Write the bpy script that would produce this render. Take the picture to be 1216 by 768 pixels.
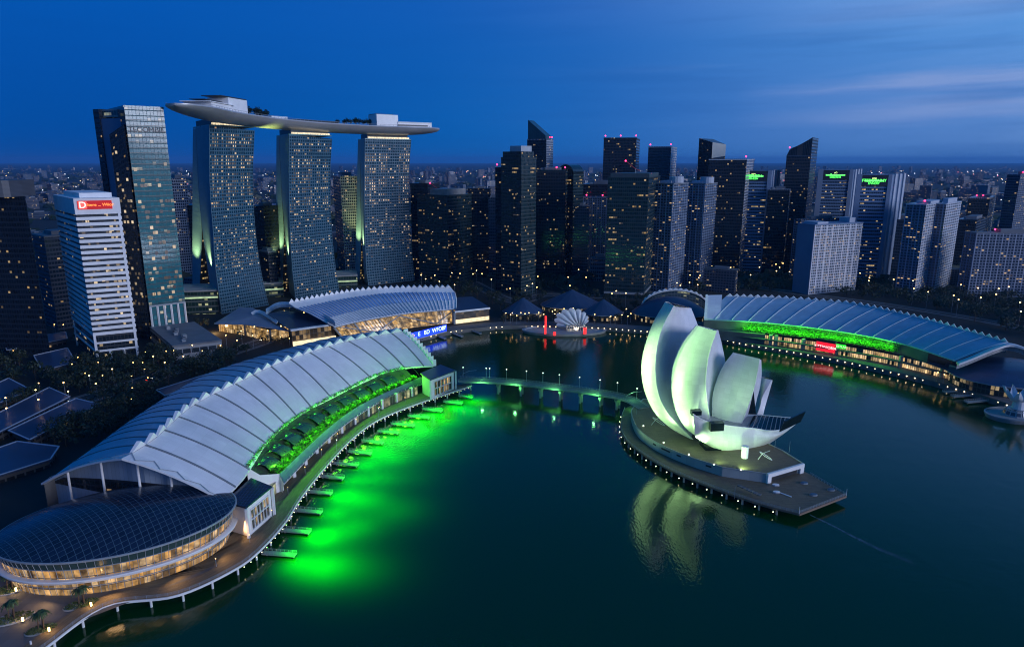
import bpy, bmesh, math, random
from math import sin, cos, pi, radians, atan2, sqrt, floor
from mathutils import Vector, Matrix
from mathutils.geometry import tessellate_polygon
for o in list(bpy.data.objects): bpy.data.objects.remove(o)
SC = bpy.context.scene
COL = SC.collection
rnd = random.Random(7)
V = Vector
# ------------------------------------------------------------------ camera
H = 150.0                       # metres above the water
FPX, PITCH = 810.7, math.atan(193/810.7)
sp, cp = sin(PITCH), cos(PITCH)
camd = bpy.data.cameras.new('camera'); cam = bpy.data.objects.new('camera', camd); COL.objects.link(cam)
camd.lens, camd.sensor_width = 24.0, 36.0
camd.clip_start, camd.clip_end = 1.0, 200000.0
cam.location = (0, 0, H); cam.rotation_euler = (pi/2-PITCH, 0, 0)
SC.camera = cam
# ------------------------------------------------------------------ colour management, sampling
SC.view_settings.view_transform = 'Standard'; SC.view_settings.look = 'None'
SC.view_settings.exposure = 0.0; SC.view_settings.gamma = 1.0; SC.view_settings.use_curve_mapping = False
SC.render.engine = 'CYCLES'
SC.cycles.use_denoising = True; SC.cycles.filter_width = 1.1
SC.cycles.max_bounces = 5; SC.cycles.diffuse_bounces = 2; SC.cycles.glossy_bounces = 3
SC.cycles.transmission_bounces = 3; SC.cycles.volume_bounces = 0; SC.cycles.transparent_max_bounces = 6
SC.cycles.sample_clamp_indirect = 3.0; SC.cycles.sample_clamp_direct = 0
SC.cycles.caustics_reflective = False; SC.cycles.caustics_refractive = False
# ------------------------------------------------------------------ dusk sky
GLOW = V((0.84, -0.50, 0.21)).normalized()        # where the last light comes from (right, behind the camera)
W = bpy.data.worlds.new('World'); SC.world = W; W.use_nodes = True
def world():
    nt = W.node_tree; N = nt.nodes; L = nt.links; N.clear()
    out = N.new('ShaderNodeOutputWorld'); bg = N.new('ShaderNodeBackground'); L.new(bg.outputs[0], out.inputs[0])
    tc = N.new('ShaderNodeTexCoord'); nrm = N.new('ShaderNodeVectorMath'); nrm.operation = 'NORMALIZE'; L.new(tc.outputs['Generated'], nrm.inputs[0])
    sep = N.new('ShaderNodeSeparateXYZ'); L.new(nrm.outputs[0], sep.inputs[0])
    def M(op, a, b=None, c=None):
        n = N.new('ShaderNodeMath'); n.operation = op
        for i, x in enumerate((a, b, c)):
            if x is None: continue
            if isinstance(x, (int, float)): n.inputs[i].default_value = x
            else: L.new(x, n.inputs[i])
        return n.outputs[0]
    def ramp(val, stops, ip='LINEAR'):
        r = N.new('ShaderNodeValToRGB'); r.color_ramp.interpolation = ip; e = r.color_ramp.elements
        while len(e) < len(stops): e.new(0.5)
        for k, (p, c) in enumerate(stops): e[k].position = p; e[k].color = (*c, 1)
        L.new(val, r.inputs[0]); return r.outputs[0]
    def mix(f, a, b, mode='MIX'):
        m = N.new('ShaderNodeMix'); m.data_type = 'RGBA'; m.blend_type = mode
        if isinstance(f, (int, float)): m.inputs[0].default_value = f
        else: L.new(f, m.inputs[0])
        for s, x in ((6, a), (7, b)):
            if isinstance(x, tuple): m.inputs[s].default_value = (*x, 1)
            else: L.new(x, m.inputs[s])
        return m.outputs[2]
    X, Y, Z = sep.outputs
    el = M('ADD', M('MULTIPLY', Z, 2.0), 0.0)                       # 0 at the horizon, 0.42 at the top of the frame
    left = ramp(el, [(0.0, (.0004, .068, .320)), (.06, (.0002, .073, .350)), (.22, (.0, .080, .395)), (.42, (.0, .092, .450)), (.75, (.0, .085, .36)), (1, (.0, .085, .30))])
    right = ramp(el, [(0.0, (.100, .260, .610)), (.06, (.105, .250, .600)), (.16, (.095, .260, .640)), (.30, (.090, .290, .700)), (.42, (.170, .380, .800)), (.75, (.04, .20, .60)), (1, (.0, .10, .34))])
    az = M('MULTIPLY_ADD', X, 0.88, 0.46)
    azr = ramp(az, [(0.0, (0, 0, 0)), (.36, (0,)*3), (.55, (.10,)*3), (.72, (.45,)*3), (.95, (1,)*3)], 'B_SPLINE')
    midc = ramp(el, [(0.0, (.0, .112, .430)), (.06, (.0, .120, .460)), (.22, (.002, .110, .455)), (.42, (.004, .105, .470)), (.75, (.0, .09, .38)), (1, (.0, .085, .30))])
    sky = mix(azr, mix(ramp(az, [(-.0, (0, 0, 0)), (.12, (.12,)*3), (.36, (.85,)*3), (.5, (1,)*3)], 'B_SPLINE'), left, midc), right)
    # long flat cloud streaks, mostly on the right
    mp = N.new('ShaderNodeCombineXYZ'); L.new(M('ARCTAN2', X, Y), mp.inputs[0]); L.new(M('MULTIPLY', M('SUBTRACT', Z, M('MULTIPLY', X, 0.05)), 11), mp.inputs[1])
    nz = N.new('ShaderNodeTexNoise'); nz.inputs['Scale'].default_value = 2.3; nz.inputs['Detail'].default_value = 6; nz.inputs['Roughness'].default_value = .55; nz.inputs['Distortion'].default_value = .5
    L.new(mp.outputs[0], nz.inputs['Vector'])
    cl = ramp(nz.outputs[0], [(.50, (0, 0, 0)), (.64, (.35,)*3), (.80, (.6,)*3)])
    clm = M('MULTIPLY', cl, M('MULTIPLY', azr, ramp(el, [(0, (.1,)*3), (.07, (.5,)*3), (.14, (.9,)*3), (.30, (.45,)*3), (.45, (.7,)*3), (1, (0, 0, 0))])))
    ccol = ramp(el, [(0, (.13, .27, .60)), (.16, (.20, .36, .72)), (.40, (.19, .42, .86))])
    sky = mix(clm, sky, ccol)
    # two thin bright streaks low on the right
    nz3 = N.new('ShaderNodeTexNoise'); nz3.inputs['Scale'].default_value = 2.0; nz3.inputs['Detail'].default_value = 5; nz3.inputs['Roughness'].default_value = .6
    mp3 = N.new('ShaderNodeCombineXYZ'); L.new(M('MULTIPLY_ADD', M('ARCTAN2', X, Y), 2.2, 1.7), mp3.inputs[0]); L.new(M('MULTIPLY', Z, 34), mp3.inputs[1]); L.new(mp3.outputs[0], nz3.inputs['Vector'])
    zz = M('SUBTRACT', M('SUBTRACT', Z, M('MULTIPLY', X, .042)), M('MULTIPLY', M('SUBTRACT', nz3.outputs[0], .5), .035))
    def band(c, w): return M('POWER', M('MAXIMUM', M('SUBTRACT', 1, M('ABSOLUTE', M('DIVIDE', M('SUBTRACT', zz, c), w))), 0), 1.5)
    bands = M('MULTIPLY', M('ADD', M('MULTIPLY', band(.070, .017), .85), M('ADD', M('MULTIPLY', band(.040, .022), .60), M('MULTIPLY', band(.155, .03), .35))), ramp(az, [(.72, (0, 0, 0)), (.90, (.85,)*3), (1, (1,)*3)]))
    sky = mix(M('MINIMUM', bands, .62), sky, (.27, .37, .68))
    # a second, darker bank of streaks
    nz2 = N.new('ShaderNodeTexNoise'); nz2.inputs['Scale'].default_value = 3.4; nz2.inputs['Detail'].default_value = 5
    mp2 = N.new('ShaderNodeCombineXYZ'); L.new(M('MULTIPLY_ADD', M('ARCTAN2', X, Y), 1.0, 7.3), mp2.inputs[0]); L.new(M('MULTIPLY', Z, 13), mp2.inputs[1]); L.new(mp2.outputs[0], nz2.inputs['Vector'])
    dk = ramp(nz2.outputs[0], [(.50, (0, 0, 0)), (.66, (.75,)*3)])
    sky = mix(M('MULTIPLY', dk, M('MULTIPLY_ADD', azr, .30, .10)), sky, mix(azr, (.0, .058, .30), (.026, .115, .40)))
    # afterglow behind the camera to the right
    dt = N.new('ShaderNodeVectorMath'); dt.operation = 'DOT_PRODUCT'; L.new(nrm.outputs[0], dt.inputs[0]); dt.inputs[1].default_value = V((GLOW.x, GLOW.y, .06)).normalized()
    g = M('MULTIPLY', M('POWER', M('MAXIMUM', dt.outputs['Value'], 0), 12), M('POWER', M('MAXIMUM', M('SUBTRACT', 1, M('ABSOLUTE', Z)), 0), 3))
    glow = mix(g, (0, 0, 0), (.75, .58, .60))
    # physical sky, sun just under the horizon
    st = N.new('ShaderNodeTexSky'); st.sky_type = 'NISHITA'; st.sun_disc = False
    st.sun_elevation = radians(-2); st.sun_rotation = atan2(GLOW.x, GLOW.y)
    nish = mix(1.0, st.outputs[0], (.006, .01, .012), 'MULTIPLY')
    sky = mix(1.0, mix(1.0, sky, glow, 'ADD'), nish, 'ADD')
    # below the horizon: dark
    sky = mix(M('GREATER_THAN', Z, -0.004), (.001, .02, .07), sky)
    L.new(sky, bg.inputs[0]); bg.inputs[1].default_value = SKY_GAIN
SKY_GAIN = 1.0
world()
sund = bpy.data.lights.new('sun', 'SUN'); sun = bpy.data.objects.new('sun', sund); COL.objects.link(sun)
sund.energy = 1.75; sund.angle = radians(24); sund.color = (.76, .80, 1.0)
sun.rotation_euler = GLOW.to_track_quat('Z', 'Y').to_euler(); sun.location = (300, -200, 400)
# ------------------------------------------------------------------ pixel <-> place
def ray(px, py):
    u, v = (px-608)/FPX, (384-py)/FPX
    return V((u, v*sp+cp, v*cp-sp))
def gz(px, py, z=3.5):
    d = ray(px, py); t = (z-H)/d.z; return V((d.x*t, d.y*t, z))
def gy(px, py, Y):
    d = ray(px, py); t = Y/d.y; return V((d.x*t, Y, H+d.z*t))
def proj(p):
    dz = p[2]-H; dep = p[1]*cp-dz*sp
    return 608+FPX*p[0]/dep, 384-FPX*(p[1]*sp+dz*cp)/dep
def cr(pts, n):                                    # Catmull-Rom through pts, n samples by index
    pts = [V(p) for p in pts]; P = [2*pts[0]-pts[1]]+pts+[2*pts[-1]-pts[-2]]; out = []
    m = len(pts)-1
    for k in range(n):
        s = k/(n-1)*m; i = min(int(s), m-1); t = s-i
        a, b, c, d = P[i:i+4]
        out.append(0.5*((2*b)+(c-a)*t+(2*a-5*b+4*c-d)*t*t+(3*b-a-3*c+d)*t**3))
    return out
def even(pts, n, m=400):                           # the same, evenly spaced by length
    d = cr(pts, m); L = [0]
    for a, b in zip(d, d[1:]): L.append(L[-1]+(b-a).length)
    out = []; j = 0
    for k in range(n):
        s = L[-1]*k/(n-1)
        while j < m-2 and L[j+1] < s: j += 1
        t = (s-L[j])/max(L[j+1]-L[j], 1e-9); out.append(d[j].lerp(d[j+1], min(t, 1)))
    return out
def offset(path, d):                               # horizontal offset to the left of travel (+)
    out = []
    for i, p in enumerate(path):
        t = (path[min(i+1, len(path)-1)]-path[max(i-1, 0)]); t.z = 0; t.normalize()
        out.append(p+V((-t.y, t.x, 0))*d)
    return out
def plen(path): return sum((b-a).length for a, b in zip(path, path[1:]))
# ------------------------------------------------------------------ mesh builder
WL = {}
class MB:
    def __init__(s): s.v = []; s.f = []; s.uv = []; s.mi = []
    def face(s, pts, uv=None, mi=0):
        b = len(s.v); s.v += [V(p) for p in pts]; s.f.append(list(range(b, b+len(pts))))
        s.uv.append(uv or [(p[0], p[1]) for p in pts]); s.mi.append(mi); return s
    def quad(s, a, b, c, d, mi=0, u0=0, v0=0):
        a, b, c, d = map(V, (a, b, c, d)); w = (b-a).length; h = (d-a).length
        return s.face([a, b, c, d], [(u0, v0), (u0+w, v0), (u0+w, v0+h), (u0, v0+h)], mi)
    def obox(s, o, ax, ay, az, mi=0):
        o, ax, ay, az = map(V, (o, ax, ay, az))
        p = [o, o+ax, o+ax+ay, o+ay]; q = [x+az for x in p]
        for i in range(4): j = (i+1) % 4; s.quad(p[i], p[j], q[j], q[i], mi)
        s.face(q, None, mi); s.face(p[::-1], None, mi); return s
    def box(s, x0, y0, z0, x1, y1, z1, mi=0): return s.obox((x0, y0, z0), (x1-x0, 0, 0), (0, y1-y0, 0), (0, 0, z1-z0), mi)
    def prism(s, poly, z0, z1, mi=0, cap=None, bottom=True, u0=0):
        cap = mi if cap is None else cap; n = len(poly); u = u0
        for i in range(n):
            a, b = V((poly[i][0], poly[i][1], z0)), V((poly[(i+1) % n][0], poly[(i+1) % n][1], z0)); w = (b-a).length
            s.face([a, b, (b.x, b.y, z1), (a.x, a.y, z1)], [(u, z0), (u+w, z0), (u+w, z1), (u, z1)], mi); u += w
        s.poly([(p[0], p[1], z1) for p in poly], cap)
        if bottom: s.poly([(p[0], p[1], z0) for p in poly][::-1], cap)
        return s
    def poly(s, pts, mi=0):
        pts = [V(p) for p in pts]
        if len(pts) <= 4: return s.face(pts, None, mi)
        for t in tessellate_polygon([pts]): s.face([pts[i] for i in t], None, mi)
        return s
    def sheet(s, rows, mi=0, wrap=False, su=1, sv=1):
        m = len(rows[0]); mid = rows[len(rows)//2]
        U = [0]
        for i in range(1, m+(1 if wrap else 0)): U.append(U[-1]+(mid[i % m]-mid[i-1]).length*su)
        Vv = [0]
        for a, b in zip(rows, rows[1:]): Vv.append(Vv[-1]+(b[m//2]-a[m//2]).length*sv)
        for r in range(len(rows)-1):
            for i in range(m if wrap else m-1):
                j = (i+1) % m
                s.face([rows[r][i], rows[r][j], rows[r+1][j], rows[r+1][i]], [(U[i], Vv[r]), (U[i+1], Vv[r]), (U[i+1], Vv[r+1]), (U[i], Vv[r+1])], mi)
        return s
    def loft(s, rings, mi=0, caps=True, capmi=None):
        s.sheet(rings, mi, True)
        if caps:
            s.face(rings[0][::-1], None, mi if capmi is None else capmi); s.face(rings[-1], None, mi if capmi is None else capmi)
        return s
    def slab(s, rows, t, mi=0, edge=None):            # a sheet with thickness t downward
        edge = mi if edge is None else edge
        low = [[p-V((0, 0, t)) for p in r] for r in rows]
        s.sheet(rows, mi); s.sheet(low, edge)
        for a, b in ((rows[0], low[0]), (rows[-1], low[-1]), ([r[0] for r in rows], [r[0] for r in low]), ([r[-1] for r in rows], [r[-1] for r in low])):
            s.sheet([list(a), list(b)], edge)
        return s
    def tube(s, pts, r, n=6, mi=0, r1=None, caps=True):
        pts = [V(p) for p in pts]; rings = []; L = len(pts)
        for i, p in enumerate(pts):
            t = (pts[min(i+1, L-1)]-pts[max(i-1, 0)]).normalized()
            a = t.cross(V((0, 0, 1))) if abs(t.z) < .95 else t.cross(V((1, 0, 0))); a.normalize(); b = t.cross(a)
            rr = r if r1 is None else r+(r1-r)*i/(L-1)
            rings.append([p+(a*cos(2*pi*k/n)+b*sin(2*pi*k/n))*rr for k in range(n)])
        return s.loft(rings, mi, caps)
    def cyl(s, x, y, z0, z1, r0, r1=None, n=10, mi=0):
        r1 = r0 if r1 is None else r1
        return s.loft([[V((x+r*cos(2*pi*k/n), y+r*sin(2*pi*k/n), z)) for k in range(n)] for r, z in ((r0, z0), (r1, z1))], mi)
    def ball(s, c, r, n=8, m=5, mi=0, sz=1):
        c = V(c); rings = [[c+V((r*sin(pi*(j+.02)/(m+.04))*cos(2*pi*k/n), r*sin(pi*(j+.02)/(m+.04))*sin(2*pi*k/n), -r*sz*cos(pi*j/m))) for k in range(n)] for j in range(m+1)]
        return s.loft(rings, mi)
    def bar(s, a, b, w, h, mi=0):                     # rectangular bar, a->b is the top centre line
        a, b = V(a), V(b); t = (b-a); x = t.normalized().cross(V((0, 0, 1)))
        x = V((1, 0, 0)) if x.length < .01 else x.normalized()
        up = x.cross(t.normalized())
        return s.obox(a-x*w/2-up*h, t, x*w, up*h, mi)
    def build(s, name, mats, parent=None, smooth=False, angle=None):
        mats = mats if isinstance(mats, (list, tuple)) else [mats]
        if parent is not None: org = WL[parent.name]
        else:
            xs = [p.x for p in s.v]; ys = [p.y for p in s.v]; org = V(((min(xs)+max(xs))/2, (min(ys)+max(ys))/2, min(p.z for p in s.v)))
        me = bpy.data.meshes.new(name); me.from_pydata([tuple(p-org) for p in s.v], [], s.f)
        uvl = me.uv_layers.new(name='UVMap'); k = 0
        flat = [c for f in s.uv for uv in f for c in uv]; uvl.data.foreach_set('uv', flat)
        for m in mats: me.materials.append(m)
        me.polygons.foreach_set('material_index', s.mi)
        bm = bmesh.new(); bm.from_mesh(me)
        if smooth: bmesh.ops.remove_doubles(bm, verts=bm.verts, dist=.002)
        bmesh.ops.recalc_face_normals(bm, faces=bm.faces); bm.to_mesh(me); bm.free()
        if smooth:
            me.polygons.foreach_set('use_smooth', [True]*len(me.polygons))
            if angle: me.set_sharp_from_angle(angle=radians(angle))
        me.update()
        o = bpy.data.objects.new(name, me); COL.objects.link(o); WL[o.name] = V(org)
        if parent is not None: o.parent = parent
        else: o.location = org
        return o
def tag(o, label=None, cat=None, group=None, kind=None):
    if label: o['label'] = label
    if cat: o['category'] = cat
    if group: o['group'] = group
    if kind: o['kind'] = kind
    return o
def thing(name, loc, label, cat, group=None):
    o = bpy.data.objects.new(name, None); COL.objects.link(o); o.location = loc; WL[o.name] = V(loc)
    o.empty_display_size = 1.0
    return tag(o, label, cat, group)
def copy_tree(o, loc=None, rz=None, scale=None, label=None, group=None, parent=None):
    c = o.copy(); COL.objects.link(c)
    if parent is not None: c.parent = parent
    if loc is not None: c.location = loc; WL[c.name] = V(loc)
    if rz is not None: c.rotation_euler = (0, 0, rz)
    if scale is not None: c.scale = (scale,)*3 if isinstance(scale, (int, float)) else scale
    if label: c['label'] = label
    if group: c['group'] = group
    for ch in list(o.children): copy_tree(ch, parent=c)
    return c
def lamp(kind, loc, energy, color, target=None, size=None, blend=1.0, radius=.5):
    d = bpy.data.lights.new('lamp', kind); d.energy = energy; d.color = color
    o = bpy.data.objects.new('lamp_light', d); COL.objects.link(o); o.location = loc
    if kind == 'SPOT': d.spot_size = radians(size); d.spot_blend = blend; d.shadow_soft_size = radius
    elif kind == 'POINT': d.shadow_soft_size = radius
    elif kind == 'AREA': d.size = size
    if target is not None: o.rotation_euler = (V(target)-V(loc)).to_track_quat('-Z', 'Y').to_euler()
    return o
# ------------------------------------------------------------------ materials
MATS = {}
class NT:
    def __init__(s, name):
        s.m = bpy.data.materials.new(name); s.m.use_nodes = True; s.t = s.m.node_tree; s.b = s.t.nodes['Principled BSDF']
    def n(s, t): return s.t.nodes.new(t)
    def l(s, a, b): s.t.links.new(a, b)
    def M(s, op, a, b=None, c=None):
        n = s.n('ShaderNodeMath'); n.operation = op
        for i, x in enumerate((a, b, c)):
            if x is None: continue
            if isinstance(x, (int, float)): n.inputs[i].default_value = x
            else: s.l(x, n.inputs[i])
        return n.outputs[0]
    def mix(s, f, a, b, mode='MIX'):
        m = s.n('ShaderNodeMix'); m.data_type = 'RGBA'; m.blend_type = mode
        if isinstance(f, (int, float)): m.inputs[0].default_value = f
        else: s.l(f, m.inputs[0])
        for k, x in ((6, a), (7, b)):
            if isinstance(x, tuple): m.inputs[k].default_value = (*x, 1)
            else: s.l(x, m.inputs[k])
        return m.outputs[2]
    def noise(s, scale, detail=3, coord='Object', vec=None, dim='3D'):
        n = s.n('ShaderNodeTexNoise'); n.inputs['Scale'].default_value = scale; n.inputs['Detail'].default_value = detail
        if vec is None:
            c = s.n('ShaderNodeTexCoord'); vec = c.outputs[coord]
        s.l(vec, n.inputs['Vector']); return n.outputs[0]
    def uv(s):
        u = s.n('ShaderNodeUVMap'); u.uv_map = 'UVMap'; x = s.n('ShaderNodeSeparateXYZ'); s.l(u.outputs[0], x.inputs[0]); return x.outputs[0], x.outputs[1]
    def white(s, a, b, c):
        v = s.n('ShaderNodeCombineXYZ')
        for i, x in enumerate((a, b, c)):
            if isinstance(x, (int, float)): v.inputs[i].default_value = x
            else: s.l(x, v.inputs[i])
        w = s.n('ShaderNodeTexWhiteNoise'); s.l(v.outputs[0], w.inputs['Vector']); return w.outputs['Value'], w.outputs['Color']
    def set(s, **k):
        for a, x in k.items():
            i = s.b.inputs[a.replace('_', ' ')]
            if isinstance(x, (int, float)): i.default_value = x
            elif isinstance(x, tuple): i.default_value = (*x, 1) if len(x) == 3 else x
            else: s.l(x, i)
        return s
def sc3(c, k): return tuple(x*k for x in c)
def plain(name, col, rough=.6, var=.18, scale=.15, metal=0.0, fine=None, spec=None, bump=0):
    if name in MATS: return MATS[name]
    t = NT(name); a = t.noise(scale, 5); f = t.M('SMOOTH_MIN', 1.0, t.M('MAXIMUM', t.M('MULTIPLY_ADD', a, 2.2, -.6), 0), .05)
    c = t.mix(f, sc3(col, 1-var), sc3(col, 1+var))
    t.set(Base_Color=c, Roughness=t.M('MULTIPLY_ADD', a, .2, rough-.1), Metallic=metal)
    if spec is not None: t.set(Specular_IOR_Level=spec)
    if bump:
        b = t.n('ShaderNodeBump'); b.inputs['Strength'].default_value = bump; t.l(t.noise(scale*8, 4), b.inputs['Height']); t.l(b.outputs[0], t.b.inputs['Normal'])
    MATS[name] = t.m; return t.m
def emis(name, col, s, sample=False, var=0.0, scale=1.0):
    if name in MATS: return MATS[name]
    t = NT(name); t.set(Base_Color=sc3(col, .3), Roughness=.5, Emission_Color=col)
    if var:
        a = t.noise(scale, 3); t.set(Emission_Strength=t.M('MULTIPLY', t.M('MAXIMUM', t.M('MULTIPLY_ADD', a, 4*var, 1-2*var), .05), s))
    else: t.set(Emission_Strength=s)
    t.m.cycles.emission_sampling = 'AUTO' if sample else 'NONE'
    MATS[name] = t.m; return t.m
def litpane(name, col, s):                                # lit window, brightness differing from pane to pane
    if name in MATS: return MATS[name]
    t = NT(name); oi = t.n('ShaderNodeObjectInfo'); g = t.n('ShaderNodeNewGeometry')
    r = t.M('FRACT', t.M('ADD', oi.outputs['Random'], g.outputs['Random Per Island']))
    t.set(Base_Color=(.05, .05, .05), Roughness=.3, Emission_Color=t.mix(r, col, (1.0, .78, .50)), Emission_Strength=t.M('MULTIPLY', t.M('POWER', t.M('MULTIPLY_ADD', r, .85, .15), 2.6), s))
    t.m.cycles.emission_sampling = 'NONE'; MATS[name] = t.m; return t.m
def facade(name, glass=(.01, .02, .025), frame=(.06, .07, .08), fh=3.8, bw=2.0, band=.35, mull=.15, lit=.08, row=3.0, e=1.2, col=(1.0, .62, .24), rough=.12, rib=0, ribcol=(.4, .4, .42), ribw=.25, group=5, ior=1.6, blotch=0, tint=.25, metal=0):
    if name in MATS: return MATS[name]
    t = NT(name); u, v = t.uv(); U, Vv = t.M('DIVIDE', u, bw), t.M('DIVIDE', v, fh)
    fu, fv, iu, iv = t.M('FRACT', U), t.M('FRACT', Vv), t.M('FLOOR', U), t.M('FLOOR', Vv)
    win = t.M('MULTIPLY', t.M('GREATER_THAN', fv, band), t.M('GREATER_THAN', fu, mull))
    oi = t.n('ShaderNodeObjectInfo'); R = t.M('MULTIPLY', oi.outputs['Random'], 91.7)
    r1, rc = t.white(iu, iv, R); r2, _ = t.white(t.M('FLOOR', t.M('DIVIDE', iu, group)), iv, t.M('ADD', R, 3.3))
    thr = t.M('MULTIPLY', t.M('MULTIPLY_ADD', t.M('GREATER_THAN', r2, .88), row*2, .55), lit)
    on = t.M('MULTIPLY', t.M('LESS_THAN', r1, thr), win)
    sepc = t.n('ShaderNodeSeparateColor'); t.l(rc, sepc.inputs[0])
    inten = t.M('MULTIPLY_ADD', sepc.outputs[1], .9, .15)
    if blotch: inten = t.M('MULTIPLY', inten, t.M('MAXIMUM', t.M('MULTIPLY_ADD', t.noise(blotch, 4), 4, -1.1), .08))
    if bw < 4 and not blotch: on = t.M('MULTIPLY', on, t.M('LESS_THAN', fv, band+(1-band)*.62))
    ecol = t.mix(t.M('MULTIPLY', sepc.outputs[2], .55), col, (1.0, .80, .52))
    g2 = t.mix(t.M('MULTIPLY', sepc.outputs[0], .8), glass, sc3(glass, 1+tint*4))
    fr = frame
    if rib:
        m = t.M('LESS_THAN', t.M('FRACT', t.M('DIVIDE', u, rib)), ribw); fr = t.mix(m, frame, ribcol)
        on = t.M('MULTIPLY', on, t.M('SUBTRACT', 1, m)); win = t.M('MULTIPLY', win, t.M('SUBTRACT', 1, m))
    dirt = t.M('MULTIPLY_ADD', t.noise(.05, 5), .5, .72)
    base = t.mix(1.0, t.mix(win, fr, g2), t.mix(dirt, (0, 0, 0), (1, 1, 1)), 'MULTIPLY')
    t.set(Base_Color=base, Roughness=t.M('MULTIPLY_ADD', win, rough-.55, .55), IOR=ior, Metallic=t.M('MULTIPLY', win, metal), Emission_Color=ecol, Emission_Strength=t.M('MULTIPLY', t.M('MULTIPLY', on, inten), e))
    b = t.n('ShaderNodeBump'); b.inputs['Strength'].default_value = .25; b.inputs['Distance'].default_value = .4
    t.l(t.M('ADD', t.M('SUBTRACT', 1, win), t.M('MULTIPLY', sepc.outputs[0], .06)), b.inputs['Height']); t.l(b.outputs[0], t.b.inputs['Normal'])
    t.m.cycles.emission_sampling = 'NONE'; MATS[name] = t.m; return t.m
def panels(name, col, du, dv, lw=.06, dark=.55, rough=.5, var=.06, metal=0):            # cladding with fine joints, laid out in metres
    if name in MATS: return MATS[name]
    t = NT(name); u, v = t.uv(); U, Vv = t.M('DIVIDE', u, du), t.M('DIVIDE', v, dv)
    j = t.M('MAXIMUM', t.M('LESS_THAN', t.M('FRACT', U), lw/du), t.M('LESS_THAN', t.M('FRACT', Vv), lw/dv))
    r, _ = t.white(t.M('FLOOR', U), t.M('FLOOR', Vv), 1.0)
    a = t.noise(.08, 6)
    k = t.M('ADD', t.M('MULTIPLY_ADD', r, var*2, 1-var), t.M('MULTIPLY_ADD', a, .36, -.18))
    c = t.mix(1.0, (1, 1, 1), col, 'MULTIPLY'); vm = t.n('ShaderNodeVectorMath'); vm.operation = 'SCALE'; t.l(c, vm.inputs[0]); t.l(t.M('MULTIPLY', k, t.M('MULTIPLY_ADD', j, dark-1, 1)), vm.inputs['Scale'])
    t.set(Base_Color=vm.outputs[0], Roughness=t.M('MULTIPLY_ADD', a, .2, rough-.1), Metallic=metal); MATS[name] = t.m; return t.m
def foliage(name, col, e=None):
    if name in MATS: return MATS[name]
    t = NT(name); oi = t.n('ShaderNodeObjectInfo'); g = t.n('ShaderNodeNewGeometry')
    c = t.mix(g.outputs['Random Per Island'], sc3(col, .45), sc3(col, 1.5)); c = t.mix(t.M('MULTIPLY', oi.outputs['Random'], .5), c, sc3((col[0]*1.5, col[1], col[2]*.6), .9))
    t.set(Base_Color=c, Roughness=.6); MATS[name] = t.m; return t.m
# ------------------------------------------------------------------ lamp levels
LOTK, HOTK, GARK, GRNK, FARK, HAZE = .30, 2.2, 1.4, 1.8, 1.2, 3.5e-5
# ================================================================== palette
WHITE = plain('white paint', (.84, .84, .84), .45, .10, .08)
CONC = plain('concrete', (.34, .34, .33), .8, .22, .12)
CONC_D = plain('dark concrete', (.13, .13, .13), .8, .25, .12)
STEEL = plain('painted steel', (.30, .33, .36), .45, .12, .3)
DARK = plain('dark metal', (.025, .028, .032), .4, .2, .2)
NAVY = plain('dark roof sheet', (.035, .06, .12), .35, .2, .05)
BLUEROOF = panels('blue grey roof', (.20, .27, .38), 9, 1.2, .12, .75, .4)
TIMBER = panels('timber decking', (.185, .14, .085), 3.0, .35, .05, .5, .7, .18)
PAVE = panels('stone paving', (.13, .13, .13), 3.0, 3.0, .08, .7, .75, .14)
ASPH = plain('asphalt', (.05, .05, .052), .85, .2, .3)
MARK = plain('road paint', (.7, .7, .66), .7, .1, .5)
SOIL = plain('soil and lawn', (.020, .028, .012), .9, .4, .08)
LEAF = foliage('tree leaves', (.016, .030, .011)); LEAF2 = foliage('palm leaves', (.05, .09, .025)); BARK = plain('bark', (.07, .05, .035), .9, .3, 2)
WARM = emis('warm lamp glass', (1.0, .60, .20), 9.0); COOL = emis('white lamp glass', (.85, 1.0, .80), 5.0); BULB = emis('promenade bulb', (1.0, .78, .45), 6.0)
GRNLIT = emis('green lamp glass', (.05, 1.0, .08), 6.0); REDLIT = emis('red beacon glass', (1.0, .03, .12), 7.0)
LITPANE = litpane('lit window pane', (1.0, .68, .34), .95); LITDIM = litpane('dim lit window pane', (1.0, .68, .36), .75)
LITHOT = litpane('lit hotel pane', (1.0, .64, .34), 1.0)
GLASSD = plain('dark glass', (.010, .018, .022), .12, .3, .2, spec=.7)
# ================================================================== ground, water, roads
def water():
    t = NT('bay water'); tc = t.n('ShaderNodeTexCoord'); mp = t.n('ShaderNodeMapping'); t.l(tc.outputs['Object'], mp.inputs[0]); mp.inputs['Scale'].default_value = (1, .55, 1)
    a = t.noise(.16, 3, vec=mp.outputs[0]); b = t.noise(.9, 2, vec=mp.outputs[0]); big = t.noise(.006, 4)
    bp = t.n('ShaderNodeBump'); bp.inputs['Strength'].default_value = .30; bp.inputs['Distance'].default_value = .42
    t.l(t.M('ADD', t.M('MULTIPLY', a, .6), t.M('MULTIPLY', b, .4)), bp.inputs['Height']); t.l(bp.outputs[0], t.b.inputs['Normal'])
    t.set(Base_Color=t.mix(big, (.0004, .038, .006), (.0006, .050, .008)), Roughness=t.M('MULTIPLY_ADD', big, .08, .06), IOR=1.42)
    return t.m
WATER = water()
tag(MB().face([(-900, -400, 0), (900, -400, 0), (900, 760, 0), (-900, 760, 0)]).build('bay_water', WATER), kind='structure')
EDGE_PX = [(30, 785), (52, 768), (126, 718), (210, 705), (277, 675), (308, 652), (338, 619), (358, 588), (389, 550), (421, 517), (454, 495), (505, 475), (560, 457)]
DECKZ = 4.0
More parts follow.
